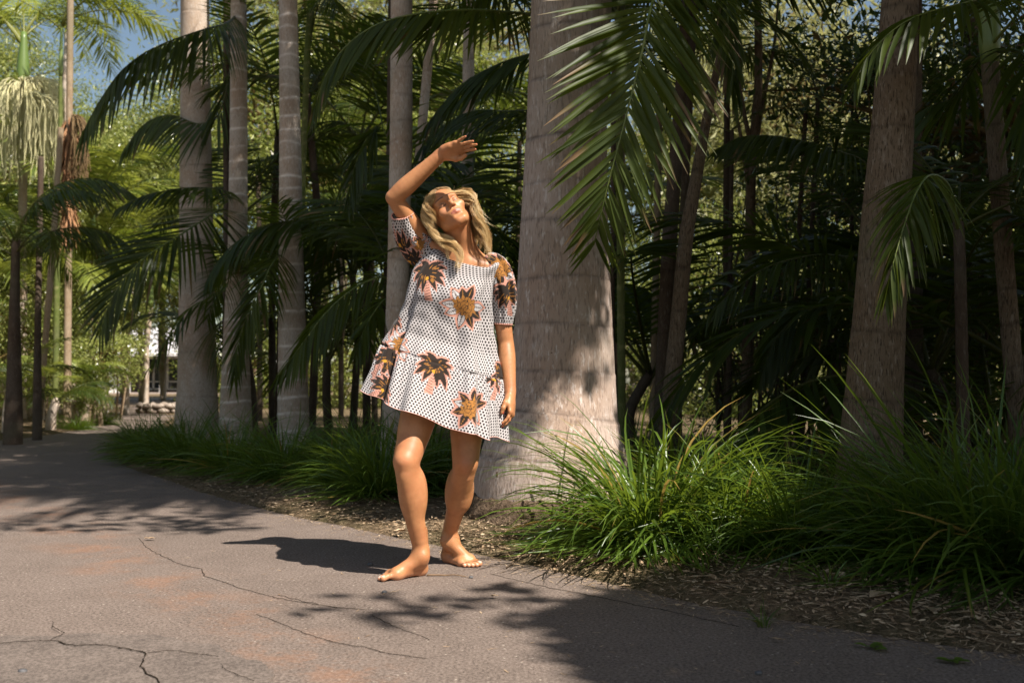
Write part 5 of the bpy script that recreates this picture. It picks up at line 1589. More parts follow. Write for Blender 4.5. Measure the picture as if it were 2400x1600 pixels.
def hand(wrist, fwd, nrm, thumb, fingers, thumb_pts, S=1.0):
    """Palm with five separate fingers. fwd: wrist to fingers, nrm: out of the palm, thumb: towards the thumb side."""
    f, n = nz(fwd), np.asarray(nrm, float)
    n = nz(n - f * (n @ f))
    t = np.cross(n, f)
    t = t * np.sign(t @ thumb)
    w = wrist
    q = lambda a, b, c: w + S * (f * a + t * b + n * c)
    fl = (n, 0.62)
    fld.cone(w, q(0.035, 0, 0), 0.024, 0.031 * S, 0.02, flat=fl)
    fld.cone(q(0.03, 0.012, 0), q(0.083, 0.022, 0.0), 0.024 * S, 0.018 * S, 0.015, flat=fl)
    fld.cone(q(0.03, -0.012, 0), q(0.078, -0.022, 0.0), 0.024 * S, 0.017 * S, 0.015, flat=fl)
    fld.cone(q(0.03, 0.0, 0), q(0.085, 0.0, 0.0), 0.026 * S, 0.019 * S, 0.015, flat=fl)
    fld.cone(q(0.018, 0.018, 0.007), q(0.05, 0.030, 0.008), 0.0165 * S, 0.013 * S, 0.015)
    fld.cone(q(0.02, -0.02, 0.006), q(0.05, -0.024, 0.005), 0.014 * S, 0.012 * S, 0.015)
    for (b0, a0, ln, r, spread, bends) in fingers:
        p = q(a0, b0, 0)
        ang = 0.0
        segs = [0.44 * ln, 0.31 * ln, 0.25 * ln]
        rr = [r, r * 0.93, r * 0.84, r * 0.70]
        dirt = f * math.cos(spread) + t * math.sin(spread)
        prev = q(a0 - 0.02, b0 * 0.9, 0)
        fld.cone(prev, p, r * S * 1.05, r * S, 0.008)
        for i in range(3):
            ang += bends[i]
            d = dirt * math.cos(ang) + n * math.sin(ang)
            p2 = p + d * segs[i] * S
            fld.cone(p, p2, rr[i] * S, rr[i + 1] * S, 0.004)
            p = p2
        NAILS.append((p + d * 0.001 - (n * math.cos(ang) - dirt * math.sin(ang)) * r * 0.6 * S, 0.0062 * S))
    tp = [q(*a) for a in thumb_pts]
    fld.chain(tp, [0.0135 * S, 0.0115 * S, 0.0098 * S, 0.0078 * S][:len(tp)], 0.006)
    NAILS.append((tp[-1] - n * 0.005 * S, 0.007 * S))


# right hand raised, palm towards the viewer and the face, fingers together, thumb along the lower edge
fR = P(1116, 330, 4.09) - J['wrR']
hand(J['wrR'], fR, np.array([0.28, -0.75, -0.62]), np.array([0.1, -0.2, -1.0]),
     [(0.025, 0.083, 0.070, 0.0078, 0.02, (0.16, 0.16, 0.12)), (0.0085, 0.087, 0.079, 0.0080, 0.0, (0.10, 0.14, 0.10)), (-0.0085, 0.084, 0.074, 0.0077, -0.02, (0.05, 0.14, 0.12)), (-0.025, 0.076, 0.060, 0.0068, -0.20, (-0.10, 0.10, 0.10))],
     [(0.022, 0.020, 0.010), (0.050, 0.036, 0.020), (0.078, 0.038, 0.026), (0.100, 0.032, 0.026)], 0.98)
# left hand hanging, palm towards the thigh, fingers loosely curled
fL = P(1200, 992, 4.25) - J['wrL']
hand(J['wrL'], fL, np.array([-1.0, 0.25, 0.0]), np.array([0.0, -1.0, 0.0]),
     [(0.025, 0.083, 0.066, 0.0078, 0.03, (0.35, 0.40, 0.25)), (0.0085, 0.087, 0.073, 0.0080, 0.01, (0.36, 0.42, 0.28)), (-0.0085, 0.084, 0.068, 0.0077, -0.02, (0.48, 0.48, 0.3)), (-0.022, 0.076, 0.054, 0.0076, 0.0, (0.52, 0.48, 0.3))],
     [(0.020, 0.022, 0.006), (0.045, 0.040, 0.016), (0.070, 0.043, 0.026), (0.090, 0.038, 0.034)], 0.96)


# legs
def leg(h, k_, a, side, fwd, calf_out):
    f = nz(np.asarray(fwd) * [1, 1, 0])
    dn = nz(k_ - h)
    ds = nz(a - k_)
    lat = nz(np.cross(f, UP)) * side
    fld.limb([h, h * 0.62 + k_ * 0.38, h * 0.25 + k_ * 0.75, k_], [0.086, 0.074, 0.056, 0.046], 0.015)
    fld.cone(h + f * 0.02, h * 0.35 + k_ * 0.65 + f * 0.012, 0.072, 0.050, 0.04)
    fld.cone(h * 0.4 + k_ * 0.6 - f * 0.012, k_ - f * 0.012, 0.050, 0.041, 0.04)
    # knee cap and the hollows beside it
    fld.ell(k_ + f * 0.024 - dn * 0.004, (0.023, 0.023, 0.028), k=0.03)
    fld.ell(k_ + f * 0.027 + ds * 0.055, (0.014, 0.014, 0.020), k=0.03)
    fld.limb([k_, k_ * 0.72 + a * 0.28, k_ * 0.4 + a * 0.6, a + UP * 0.03], [0.044, 0.045, 0.036, 0.0275], 0.015)
    # shin edge, calf heads
    fld.cone(k_ + f * 0.026 + ds * 0.07, a + f * 0.010 + UP * 0.07, 0.018, 0.014, 0.03)
    c1 = k_ * 0.68 + a * 0.32
    R_ = frame(f, -ds)
    fld.ell(c1 - f * 0.026 + lat * 0.024 * calf_out, (0.034, 0.035, 0.088), R_, k=0.035)
    fld.ell(c1 - f * 0.024 - lat * 0.030 * calf_out + ds * 0.012, (0.033, 0.034, 0.085), R_, k=0.035)
    fld.cone(a - f * 0.022 + UP * 0.10, a - f * 0.030 + UP * 0.0, 0.015, 0.013, 0.025)


def foot(a, heel, toe, side):
    """Bare foot: heel, instep, ball, five toes. side: +1 when the big toe lies on the +lat side."""
    f = nz((toe - heel) * [1, 1, 0])
    L = np.linalg.norm((toe - heel)[:2])
    lat = np.cross(UP, f) * side
    q = lambda x, y, z: heel * [1, 1, 0] + f * x * L + lat * y + UP * z
    fld.cone(a + UP * 0.02, a, 0.029, 0.030, 0.02)
    fld.ell(a + lat * 0.028 + f * 0.004, (0.014, 0.014, 0.016), k=0.016)
    fld.ell(a - lat * 0.028 - f * 0.006 - UP * 0.008, (0.014, 0.014, 0.016), k=0.016)
    fld.cone(q(0.10, 0, 0.030), a, 0.030, 0.029, 0.03)
    fld.cone(q(0.09, 0, 0.026), q(0.14, 0.0, 0.024), 0.0265, 0.024, 0.02)
    fld.cone(a + f * 0.012 - UP * 0.02, q(0.66, 0.012, 0.026), 0.031, 0.021, 0.03)
    fld.cone(q(0.16, -0.012, 0.020), q(0.66, -0.026, 0.016), 0.021, 0.017, 0.02)
    fld.cone(q(0.18, 0.010, 0.026), q(0.68, 0.026, 0.021), 0.019, 0.021, 0.02)
    fld.cone(q(0.64, 0.024, 0.020), q(0.68, -0.026, 0.016), 0.019, 0.015, 0.02)
    for (y, x0, x1, r) in ((0.027, 0.76, 0.945, 0.0125), (0.008, 0.78, 0.965, 0.0088), (-0.008, 0.76, 0.925, 0.0082), (-0.021, 0.73, 0.875, 0.0078), (-0.033, 0.69, 0.815, 0.0076)):
        m = (x0 + x1) / 2
        fld.cone(q(x0 - 0.12, y * 0.95, r + 0.007), q(m, y, r + 0.007), r * 1.05, r * 0.86, 0.010)
        fld.cone(q(m, y, r + 0.006), q(x1, y * 1.02, r + 0.0005), r * 0.86, r, 0.004)
        NAILS.append((q(x1 + 0.012, y * 1.02, r * 1.9 + 0.0005), -r * 0.78))


heelR = np.r_[G(1002, 1347), 0]
toeR = np.r_[G(884, 1361), 0]
heelL = np.r_[G(1043, 1314), 0]
toeL = np.r_[G(1117, 1330), 0]
leg(J['hipR'], J['kneeR'], J['ankR'], -1, (-0.42, -0.9, 0), 1.0)
leg(J['hipL'], J['kneeL'], J['ankL'], 1, (0.22, -0.97, 0), 1.0)
foot(J['ankR'], heelR + [-0.012, 0.01, 0], toeR, 1)
foot(J['ankL'], heelL, toeL, 1)

BV, BQ = fld.mesh()
bad = None
fld.a = None
# vertex tints: lips, brows, lashes, eye-socket and lip-gap shade, scalp, nails, flushed skin
q = (BV - HO) @ RH / HS
face = np.linalg.norm(q - [0, 0.02, -0.01], axis=1) < 0.16
tint = np.zeros((len(BV), 4), np.float32)                  # rgb = colour, a = how much of it


def paint(mask, col):
    m = np.clip(mask, 0, 1)
    tint[:, :3] = tint[:, :3] * (1 - m[:, None]) + np.asarray(col) * m[:, None] if False else np.where(m[:, None] > tint[:, 3:4], np.asarray(col, np.float32), tint[:, :3])
    tint[:, 3] = np.maximum(tint[:, 3], m)


x, y, z = q.T
fr_ = face & (y > 0.03)
scalp = np.clip((z - (0.058 + 0.030 * np.clip(1 - (x / 0.055) ** 2, -1, 1) - 0.1 * np.clip(0.0 - y, 0, 0.1))) / 0.012, 0, 1)
scalp = np.where(y < -0.005, np.clip((z + 0.07) / 0.02, 0, 1), scalp) * face
paint(scalp * (np.abs(q).max(1) < 0.13), (0.12, 0.07, 0.035))
for sx in (-1, 1):
    xb = x * sx
    arc = 0.0335 + 0.006 * np.sin(np.clip((xb - 0.012) / 0.042, 0, 1) * np.pi * 0.75) - 0.001
    th_ = np.interp(xb, [0.010, 0.018, 0.040, 0.054], [0.0038, 0.0044, 0.0034, 0.0014])
    paint(fr_ * (xb > 0.011) * (xb < 0.054) * np.clip(1.3 - np.abs(z - arc) / th_, 0, 1) * 0.95, (0.085, 0.045, 0.022))
    lash = 0.0035 - 0.0045 * (1 - ((xb - 0.032) / 0.0165) ** 2)
    paint(fr_ * (np.abs(xb - 0.032) < 0.0175) * np.clip(1.25 - np.abs(z - lash) / 0.0034, 0, 1) * 0.97, (0.045, 0.024, 0.014))
    paint(fr_ * np.clip(1 - np.hypot((xb - 0.032) / 0.019, (z - 0.014) / 0.012), 0, 1) * 0.8, (0.24, 0.10, 0.048))  # eye-socket shade painted into the lid colour
    paint(fr_ * np.clip(1 - np.hypot((xb - 0.042) / 0.03, (z + 0.022) / 0.024), 0, 1) * 0.45, (0.66, 0.29, 0.17))
lw = np.clip(1 - (x / 0.0275) ** 2, 0, 1)
lip = np.where(z > -0.0555, np.clip((0.0088 * lw ** 0.6 - (z + 0.0555)) / 0.0015, 0, 1), np.clip((0.0135 * lw ** 0.6 - (-0.0555 - z)) / 0.0015, 0, 1))
paint(fr_ * (np.abs(x) < 0.0275) * (y > 0.065) * lip * 0.85, (0.38, 0.115, 0.08))
paint(fr_ * (np.abs(x) < 0.027) * (y > 0.065) * np.clip(1.2 - np.abs(z + 0.0555) / 0.0026, 0, 1) * 0.97, (0.13, 0.035, 0.025))  # mouth line: shade of the lip gap painted on
for c_, r_ in NAILS:
    d = np.linalg.norm(BV - c_, axis=1)
    paint(np.clip((abs(r_) - d) / 0.0015, 0, 1) * 0.9, (0.60, 0.045, 0.03) if r_ > 0 else (0.70, 0.45, 0.36))
for c_, r_, a_ in ((J['kneeR'] + [-0.01, -0.05, 0], 0.05, 0.35), (J['kneeL'] + [0, -0.05, 0], 0.05, 0.35), (J['elR'], 0.04, 0.3)):
    paint(np.clip(1 - np.linalg.norm(BV - c_, axis=1) / r_, 0, 1) * a_, (0.62, 0.24, 0.12))
toes = np.clip((0.03 - BV[:, 2]) / 0.03, 0, 1)
paint(toes * 0.4, (0.66, 0.33, 0.22))

t = NT('skin')
tn = t.n('Attribute', attribute_name='tint')
n1 = t.noise(16, 4, t.coord('Object'))
n2 = t.noise(300, 2, t.coord('Object'))
c = t.mix(t.ramp(n1, 0.35, 0.65), (0.41, 0.180, 0.074), (0.49, 0.222, 0.095))
n5 = t.noise(6, 3, t.coord('Object'))
c = t.mix(t.math('MULTIPLY', t.ramp(n5, 0.45, 0.7), 0.35), c, (0.46, 0.165, 0.078))
n6 = t.noise(70, 3, t.coord('Object'))
c = t.mix(t.math('MULTIPLY', t.ramp(n6, 0.5, 0.75), 0.22), c, (0.30, 0.125, 0.055))
c = t.mix(tn.outputs['Alpha'], c, tn.outputs['Color'])
M['skin'] = t.done(t.principled(c, 0.46, 0.42, t.bump(n2, 0.12, 0.001), **{'Subsurface Weight': 0.12, 'Subsurface Radius': (0.012, 0.005, 0.003), 'Subsurface Scale': 0.6}))
person = empty('person', (-0.40, 4.25, 0.0), 'barefoot blonde woman in a short palm-print dress shading her closed eyes with one raised arm', 'person')
body = obj('body', make_mesh('body', BV, [BQ], {'tint': tint}, mats=[M['skin']]), person)

# ------------------------------------------------------------------ dress
NU, NV = 560, 300
DW = 4.335
# level: v, left (px, py), right (px, py), depth half-width, front drop, depth of the centre
LV = np.array([
    # v     lx    ly    rx    ry    b      drop   D
    [0.000, 1056, 584, 1156, 600, 0.086, 0.098, 4.340],
    [0.030, 1030, 568, 1167, 601, 0.098, 0.078, 4.340],
    [0.075, 1002, 574, 1176, 613, 0.108, 0.050, 4.340],
    [0.150, 968, 632, 1162, 652, 0.116, 0.020, 4.340],
    [0.260, 953, 688, 1156, 702, 0.142, 0.012, 4.335],
    [0.400, 938, 733, 1156, 768, 0.140, 0.010, 4.335],
    [0.550, 917, 768, 1165, 830, 0.148, 0.012, 4.335],
    [0.660, 897, 800, 1178, 884, 0.185, 0.016, 4.325],
    [0.672, 893, 806, 1180, 890, 0.190, 0.016, 4.325],
    [0.850, 871, 868, 1184, 965, 0.235, 0.020, 4.300],
    [1.000, 853, 909, 1187, 1029, 0.265, 0.020, 4.285]])
vv_ = np.linspace(0, 1, NV)
lev = np.stack([np.interp(vv_, LV[:, 0], LV[:, k]) for k in range(8)], 1)
for k in range(1, 8):      # round the corners between the levels
    w_ = 11
    pad = np.pad(lev[:, k], w_ // 2, mode='reflect', reflect_type='odd')
    lev[:, k] = np.convolve(pad, np.ones(w_) / w_, 'valid')
th = np.linspace(0, 2 * np.pi, NU, endpoint=False)         # 0 = viewer's right, pi/2 = front (towards -Y)
Lp = np.array([P(a, b, d) for a, b, d in zip(lev[:, 1], lev[:, 2], lev[:, 7])])
Rp = np.array([P(a, b, d) for a, b, d in zip(lev[:, 3], lev[:, 4], lev[:, 7])])
C0 = (Lp + Rp) / 2
A0 = (Rp - Lp) / 2 * np.interp(vv_, [0, 0.3, 1], [1, 0.975, 0.925])[:, None]
rd = np.random.default_rng(4)
amp = np.interp(vv_, [0, 0.1, 0.25, 0.5, 0.66, 0.672, 0.74, 1], [0.0, 0.012, 0.045, 0.085, 0.090, 0.065, 0.095, 0.125])
ph = rd.uniform(0, 6.28, 8)
T_, V_ = np.meshgrid(th, vv_)
fold = (0.55 * np.sin(7 * T_ + ph[0] + 1.2 * V_ + 0.5 * np.sin(3 * T_)) + 0.40 * np.sin(11 * T_ + ph[1] - 1.5 * V_) + 0.28 * np.sin(17 * T_ + ph[2] + 2.4 * V_)) * amp[:, None]
gath = np.exp(-np.clip(V_ - 0.672, 0, 1) / 0.10) * (V_ >= 0.672) * 0.020 * (np.sin(44 * T_ + ph[3]) + 0.7 * np.sin(63 * T_ + ph[4] + 9 * V_))
seam = -0.022 * np.exp(-((V_ - 0.668) / 0.006) ** 2)
gath += np.exp(-V_ / 0.05) * 0.006 * np.sin(38 * T_ + ph[5])
wr = 0.010 * np.sin(9 * V_ * 6 + 5 * T_ + 3 * np.sin(4 * T_)) * np.exp(-((V_ - 0.35) / 0.2) ** 2) + 0.022 * np.sin(20 * (V_ + 0.10 * np.cos(T_)) + 2.0 * T_) * np.exp(-((V_ - 0.17) / 0.10) ** 2) * np.exp(-((T_ - 2.4) / 0.8) ** 2)
rfac = 1 + fold + gath + seam + wr
ct, st = np.cos(T_), np.sin(T_)
e = np.interp(vv_, [0, 0.1, 0.3], [0.62, 0.62, 0.86])[:, None]
sq = lambda v: np.sign(v) * np.abs(v) ** e
DV = C0[:, None, :] + A0[:, None, :] * (sq(ct) * rfac)[..., None]
DV[..., 1] -= sq(st) * rfac * lev[:, 5][:, None]
front = np.clip(st, 0, 1)
DV[..., 2] -= front * lev[:, 6][:, None]
DV[..., 2] -= np.interp(V_, [0, 0.05, 0.2], [1, 0.6, 0]) * front * np.exp(-((T_ - 1.25) / 0.55) ** 2) * 0.010
# bust
for sx in (-1, 1):
    c_ = J['chest'] + [0.068 * sx, -0.085, -0.02]
    d2 = ((DV[..., 0] - c_[0]) / 0.085) ** 2 + ((DV[..., 2] - c_[2]) / 0.085) ** 2
    DV[..., 1] -= 0.018 * np.exp(-d2) * (st > 0)
# hem wave
DV[..., 2] += np.interp(V_, [0.7, 1], [0, 1]) * 0.006 * np.sin(9 * T_ + ph[6])
# cloth metric: u along the ring (metres from the front centre), w down the dress
du = np.linalg.norm(np.diff(np.concatenate([DV, DV[:, :1]], 1), axis=1), axis=-1)
cu = np.concatenate([np.zeros((NV, 1)), np.cumsum(du, 1)[:, :-1]], 1)
fi = NU // 4
Uc = -(cu - cu[:, fi:fi + 1])
dv = np.linalg.norm(np.diff(DV, axis=0), axis=-1)
Wc = np.concatenate([np.zeros((1, NU)), np.cumsum(dv, 0)], 0)
Wc = Wc * 0.15 + np.mean(Wc[:, fi - 60:fi + 60], 1)[:, None] * 0.85
parts_V, parts_Q, parts_U, parts_W = [DV.reshape(-1, 3)], [], [Uc.reshape(-1)], [Wc.reshape(-1)]
i = (np.arange(NV - 1)[:, None] * NU)
j = np.arange(NU)[None]
dressQ = np.stack([i + j, i + NU + j, i + NU + (j + 1) % NU, i + (j + 1) % NU], -1).reshape(-1, 4)


def sleeve(cs, rs, flat_ax, flat, seed, n=150, m=200):
    """Puffed sleeve: centres and radii along the arm."""
    rg = np.random.default_rng(seed)
    path = spline(np.array(cs), n)
    s = np.linspace(0, 1, n)
    r = np.interp(s, np.linspace(0, 1, len(rs)), rs)
    r = np.convolve(np.pad(r, 7, mode='reflect', reflect_type='odd'), np.ones(15) / 15, 'valid')
    th = np.linspace(0, 2 * np.pi, m, endpoint=False)
    T2, S2 = np.meshgrid(th, s)
    a = np.interp(s, [0, 0.3, 0.8, 1], [0.02, 0.06, 0.06, 0.03])[:, None]
    R = r[:, None] * (1 + a * (np.sin(6 * T2 + rg.uniform(0, 6) + 1.5 * S2) + 0.7 * np.sin(10 * T2 + rg.uniform(0, 6)) + 0.4 * np.sin(15 * T2 + 3 * S2)) + 0.05 * np.exp(-(1 - S2) / 0.07) * np.sin(26 * T2))
    V, fs = tube_arrays(path, R, m, caps=False)
    V = V.reshape(n, m, 3)
    ax = nz(flat_ax)
    cc = path[:, None, :]
    V = V + ax * ((V - cc) @ ax)[..., None] * (flat - 1)
    U = (T2 - np.pi) * np.mean(r)
    W = S2 * np.linalg.norm(np.diff(path, axis=0), axis=1).sum()
    return V, fs[0], U, W


SL = [sleeve([P(1138, 604, 4.340), P(1161, 626, 4.335), P(1175, 670, 4.340), P(1180, 712, 4.355), P(1179, 744, 4.358), P(1178, 759, 4.36)], [0.034, 0.061, 0.066, 0.064, 0.054, 0.041], (0, 1, 0), 0.95, 1),
      sleeve([P(1012, 600, 4.345), P(985, 580, 4.335), P(962, 552, 4.305), P(949, 524, 4.27), P(943, 502, 4.245)], [0.075, 0.083, 0.072, 0.058, 0.048], (0, 1, 0), 0.9, 2)]

# --- the print: scattered palms and flower bunches, rasterised on the cloth metric
PINK, BLACK, OCHRE, YEL, PAPER = (0.56, 0.27, 0.20), (0.028, 0.019, 0.014), (0.36, 0.155, 0.035), (0.60, 0.30, 0.03), (0.52, 0.485, 0.475)


def leafpoly(c, ang, L, W, n=7, bend=0.0):
    s = np.linspace(0, 1, n)
    w = np.sin(np.pi * s ** 0.8) * W / 2
    if bend:
        a = ang + bend * s
        ctr = np.asarray(c) + np.concatenate([[[0, 0]], np.cumsum(np.stack([np.cos(a), np.sin(a)], -1)[:-1] * L / (n - 1), 0)])
        p = np.stack([-np.sin(a), np.cos(a)], -1)
        return np.concatenate([ctr + p * w[:, None], (ctr - p * w[:, None])[::-1]])
    d = np.array([math.cos(ang), math.sin(ang)])
    p = np.array([-d[1], d[0]])
    return np.concatenate([np.asarray(c) + np.outer(s * L, d) + np.outer(w, p), (np.asarray(c) + np.outer(s * L, d) - np.outer(w, p))[::-1]])


def grow(poly, r):
    c = poly.mean(0)
    v = poly - c
    return c + v * (1 + r / np.maximum(np.linalg.norm(v, axis=1), 1e-6))[:, None]


def motif_palm(rg, S=1.0):
    S = S * 1.45
    """Polygons (u right, w down) of a small palm tree."""
    lay = []
    trunk = np.array([(-0.004, 0.0), (0.003, 0.0), (0.004, 0.05), (0.007, 0.085), (-0.016, 0.090), (-0.010, 0.06)]) * S
    fr = []
    for a, L, W, b in ((-2.5, .058, .020, -1.0), (-1.9, .050, .022, -1.2), (-1.2, .050, .022, 1.2), (-0.55, .060, .020, 1.1), (0.0, .060, .019, 1.0), (0.75, .078, .021, 0.5), (1.25, .070, .018, 0.2), (2.15, .072, .020, -0.4), (2.65, .078, .021, -0.6), (3.15, .064, .019, -0.9)):
        fr.append(leafpoly((0, -0.004 * S), a, L * S, W * S, 9, b))
    for p in fr + [trunk]:
        lay.append((grow(p, 0.0060 * S), PINK))
    lay.append((trunk, PINK))
    for k in range(9):
        y0 = (0.012 + 0.009 * k) * S
        lay.append((np.array([(-0.004 - 0.0011 * k, y0), (0.003 + 0.0004 * k, y0 + 0.004), (0.003 + 0.0004 * k, y0 + 0.0065), (-0.004 - 0.0011 * k, y0 + 0.003)]) * [S, 1], BLACK))
    for p in fr:
        lay.append((p, BLACK))
        c = p.mean(0)
        for k in range(3):
            d = p[len(p) // 2] - p[0]
            o = np.array([-d[1], d[0]]) * rg.uniform(-0.14, 0.14)
            lay.append((leafpoly(p[0] + d * rg.uniform(0.1, 0.5) + o, math.atan2(d[1], d[0]) + rg.normal(0, 0.2), 0.018 * S, 0.003 * S), OCHRE))
    lay.append((leafpoly((-0.006 * S, 0.012 * S), 0.9, 0.016 * S, 0.011 * S), YEL))
    return lay


def motif_flowers(rg, S=1.0):
    S = S * 1.4
    lay, leaves, petals = [], [], []
    for k in range(9):
        a = k / 9 * 6.283 + rg.uniform(-0.2, 0.2)
        leaves.append((leafpoly((0.020 * math.cos(a) * S, 0.014 * math.sin(a) * S), a + rg.uniform(-0.25, 0.25), rg.uniform(0.040, 0.055) * S, 0.022 * S, 9), rg.uniform() < 0.6, a))
    for k in range(7):
        c = np.array([0.024 * math.cos(k * 1.05), 0.016 * math.sin(k * 1.05)]) * S * (k > 0) + rg.normal(0, 0.002, 2)
        a0 = rg.uniform(0, 6.28)
        for m in range(5):
            petals.append(leafpoly(c, a0 + m * 1.257, 0.020 * S, 0.0105 * S, 6))
    for p, _, _ in leaves:
        lay.append((grow(p, 0.008 * S), PINK))
    lay.append((np.stack([0.042 * np.cos(th[::56]), 0.034 * np.sin(th[::56])], -1) * S, PINK))
    for p, wh, a in leaves:
        lay.append((grow(p, 0.0012 * S), BLACK))
        lay.append((p * 0.93 + p.mean(0) * 0.07, PAPER if wh else BLACK))
        d = p[8] - p[0]
        if wh:
            for s_ in np.linspace(0.2, 0.85, 6):
                lay.append((leafpoly(p[0] + d * s_ - 0.006 * S * np.array([-d[1], d[0]]) / np.linalg.norm(d), math.atan2(d[1], d[0]) + 1.2, 0.013 * S, 0.0021 * S, 4), BLACK))
        lay.append((leafpoly(p[0], math.atan2(d[1], d[0]), np.linalg.norm(d), 0.0025 * S, 4), BLACK if wh else OCHRE))
    lay.append((np.stack([0.027 * np.cos(th[::56]), 0.019 * np.sin(th[::56])], -1) * S, BLACK))
    for p in petals:
        lay.append((grow(p, 0.0012 * S), BLACK))
        lay.append((p, OCHRE))
    return lay


def stamp(U, W, col, lay, at, rot=0.0, flip=1):
    c, s_ = math.cos(rot), math.sin(rot)
    x = (U - at[0])
    y = (W - at[1])
    near = (np.abs(x) < 0.25) & (np.abs(y) < 0.25)
    if not near.any():
        return
    id_ = np.argwhere(near.reshape(-1))[:, 0]
    p = np.stack([(x.reshape(-1)[id_] * c + y.reshape(-1)[id_] * s_) * flip, -x.reshape(-1)[id_] * s_ + y.reshape(-1)[id_] * c], -1)
    for poly, k in lay:
        lo, hi = poly.min(0), poly.max(0)
        b = ((p >= lo) & (p <= hi)).all(1)
        if b.any():
            ib = np.argwhere(b)[:, 0]
            m = in_poly(p[ib], poly)
            col[id_[ib[m]]] = (*k, 1.0)


def find_uw(V3, U, W, px, py, front_only=True):
    q = to_px(V3)
    d = (q[..., 0] - px) ** 2 + (q[..., 1] - py) ** 2
    if front_only:
        d = d + (V3[..., 1] > DW) * 1e6
    k = np.unravel_index(np.argmin(d), d.shape)
    return U[k], W[k]


rm = np.random.default_rng(14)
col = np.zeros((NU * NV, 4), np.float32)
for kind, px, py, rot, S, fl in [('f', 1090, 717, 0.35, 1.0, 1), ('p', 1020, 858, 0.05, 1.0, 1), ('f', 1108, 955, 2.6, 1.0, 1), ('f', 938, 810, 1.5, 0.85, 1), ('p', 912, 838, 0.6, 1.0, -1), ('p', 1000, 640, -0.25, 0.95, -1), ('p', 1110, 640, 1.6, 0.6, 1),
                               ('p', 1172, 880, 0.2, 0.9, 1), ('p', 915, 745, 0.5, 0.8, 1), ('p', 905, 912, 0.9, 0.9, 1)]:
    u_, w_ = find_uw(DV, Uc, Wc, px, py)
    stamp(Uc, Wc, col, motif_palm(rm, S) if kind == 'p' else motif_flowers(rm, S), (u_, w_), rot, fl)
for k in range(10):        # the unseen back carries the same print
    u_ = (-1) ** k * rm.uniform(0.42, 0.62)
    stamp(Uc, Wc, col, motif_palm(rm) if k % 2 else motif_flowers(rm), (u_, 0.08 + 0.065 * k), rm.uniform(-0.5, 0.5))
SC = []
for (V3, Q3, U3, W3), spots in zip(SL, ([('f', 1172, 630, 0.2, 0.9), ('f', 1192, 655, 1.0, 0.8), ('p', 1190, 688, 0.1, 0.75)], [('p', 945, 585, 0.3, 0.8), ('f', 985, 575, 0.8, 0.55), ('p', 968, 610, 1.2, 0.7)])):
    c2 = np.zeros((V3.shape[0] * V3.shape[1], 4), np.float32)
    for kind, px, py, rot, S in spots:
        u_, w_ = find_uw(V3, U3, W3, px, py, False)
        stamp(U3, W3, c2, motif_palm(rm, S) if kind == 'p' else motif_flowers(rm, S), (u_, w_), rot)
    SC.append(c2)

t = NT('printed_cotton')
uu, ww = t.attr('cloth_u'), t.attr('cloth_w')
pr = t.n('Attribute', attribute_name='print')
SX, SY = 0.0152, 0.0118
row = t.math('DIVIDE', ww, SY)
par = t.math('MULTIPLY', t.math('MODULO', t.math('FLOOR', row), 2.0), 0.5)
fu = t.math('SUBTRACT', t.math('FRACT', t.math('ADD', t.math('DIVIDE', uu, SX), t.math('ADD', par, 100.0))), 0.5)
fw = t.math('SUBTRACT', t.math('FRACT', row), 0.5)
au = t.math('ABSOLUTE', t.math('MULTIPLY', fu, SX / 0.0045))
aw = t.math('ABSOLUTE', t.math('MULTIPLY', fw, SY / 0.0045))
n3 = t.noise(420, 2, t.coord('Object'))
dd = t.math('ADD', t.math('POWER', t.math('ADD', t.math('POWER', au, 2.0), t.math('POWER', aw, 2.0)), 0.5), t.math('MULTIPLY', t.math('SUBTRACT', n3, 0.5), 0.5))
dot = t.ramp(dd, 1.12, 0.88)
c = t.mix(dot, PAPER, (0.028, 0.022, 0.020))
c = t.mix(pr.outputs['Alpha'], c, pr.outputs['Color'])
wv = t.noise(900, 2, t.coord('Object'))
pb = t.principled(c, 0.85, 0.15, t.bump(wv, 0.25, 0.0008), **{'Sheen Weight': 0.15})
trn = t.n('BsdfTranslucent')
t.set(trn, 'Color', c)
mx = t.n('MixShader')
mx.inputs[0].default_value = 0.12
t.t.links.new(pb, mx.inputs[1])
t.t.links.new(trn.outputs[0], mx.inputs[2])
M['cotton'] = t.done(mx.outputs[0])
dress = obj('dress', make_mesh('dress', DV.reshape(-1, 3), [dressQ], {'cloth_u': Uc.reshape(-1), 'cloth_w': Wc.reshape(-1), 'print': col}, mats=[M['cotton']]), person)
dress['label'] = 'white mini dress with black spots, palms and ochre flowers'
piping = simple_material('pink_piping', (0.66, 0.33, 0.26), (0.72, 0.38, 0.30), 30, 0.8, 0.1, 0.1)
for (V3, Q3, U3, W3), c2 in zip(SL, SC):
    so = obj('sleeve', make_mesh('sleeve', V3.reshape(-1, 3), [Q3], {'cloth_u': U3.reshape(-1), 'cloth_w': W3.reshape(-1), 'print': c2}, mats=[M['cotton']]), dress)
    V, fs = tube_arrays(np.concatenate([V3[-1], V3[-1][:2]]), 0.0022, 5, caps=False)
    obj('cuff_piping', make_mesh('cuff_piping', V, fs, mats=[piping]), dress)
V, fs = tube_arrays(np.concatenate([DV[0], DV[0][:2]]), 0.002, 5, caps=False)
obj('neck_piping', make_mesh('neck_piping', V, fs, mats=[piping]), dress)
V, fs = tube_arrays(np.concatenate([DV[-1], DV[-1][:2]]), 0.0012, 5, caps=False)
obj('hem_piping', make_mesh('hem_piping', V, fs, mats=[piping]), dress)

# ------------------------------------------------------------------ hair
rh = np.random.default_rng(6)


def HP(px, py, D):
    return P(px, py, D)


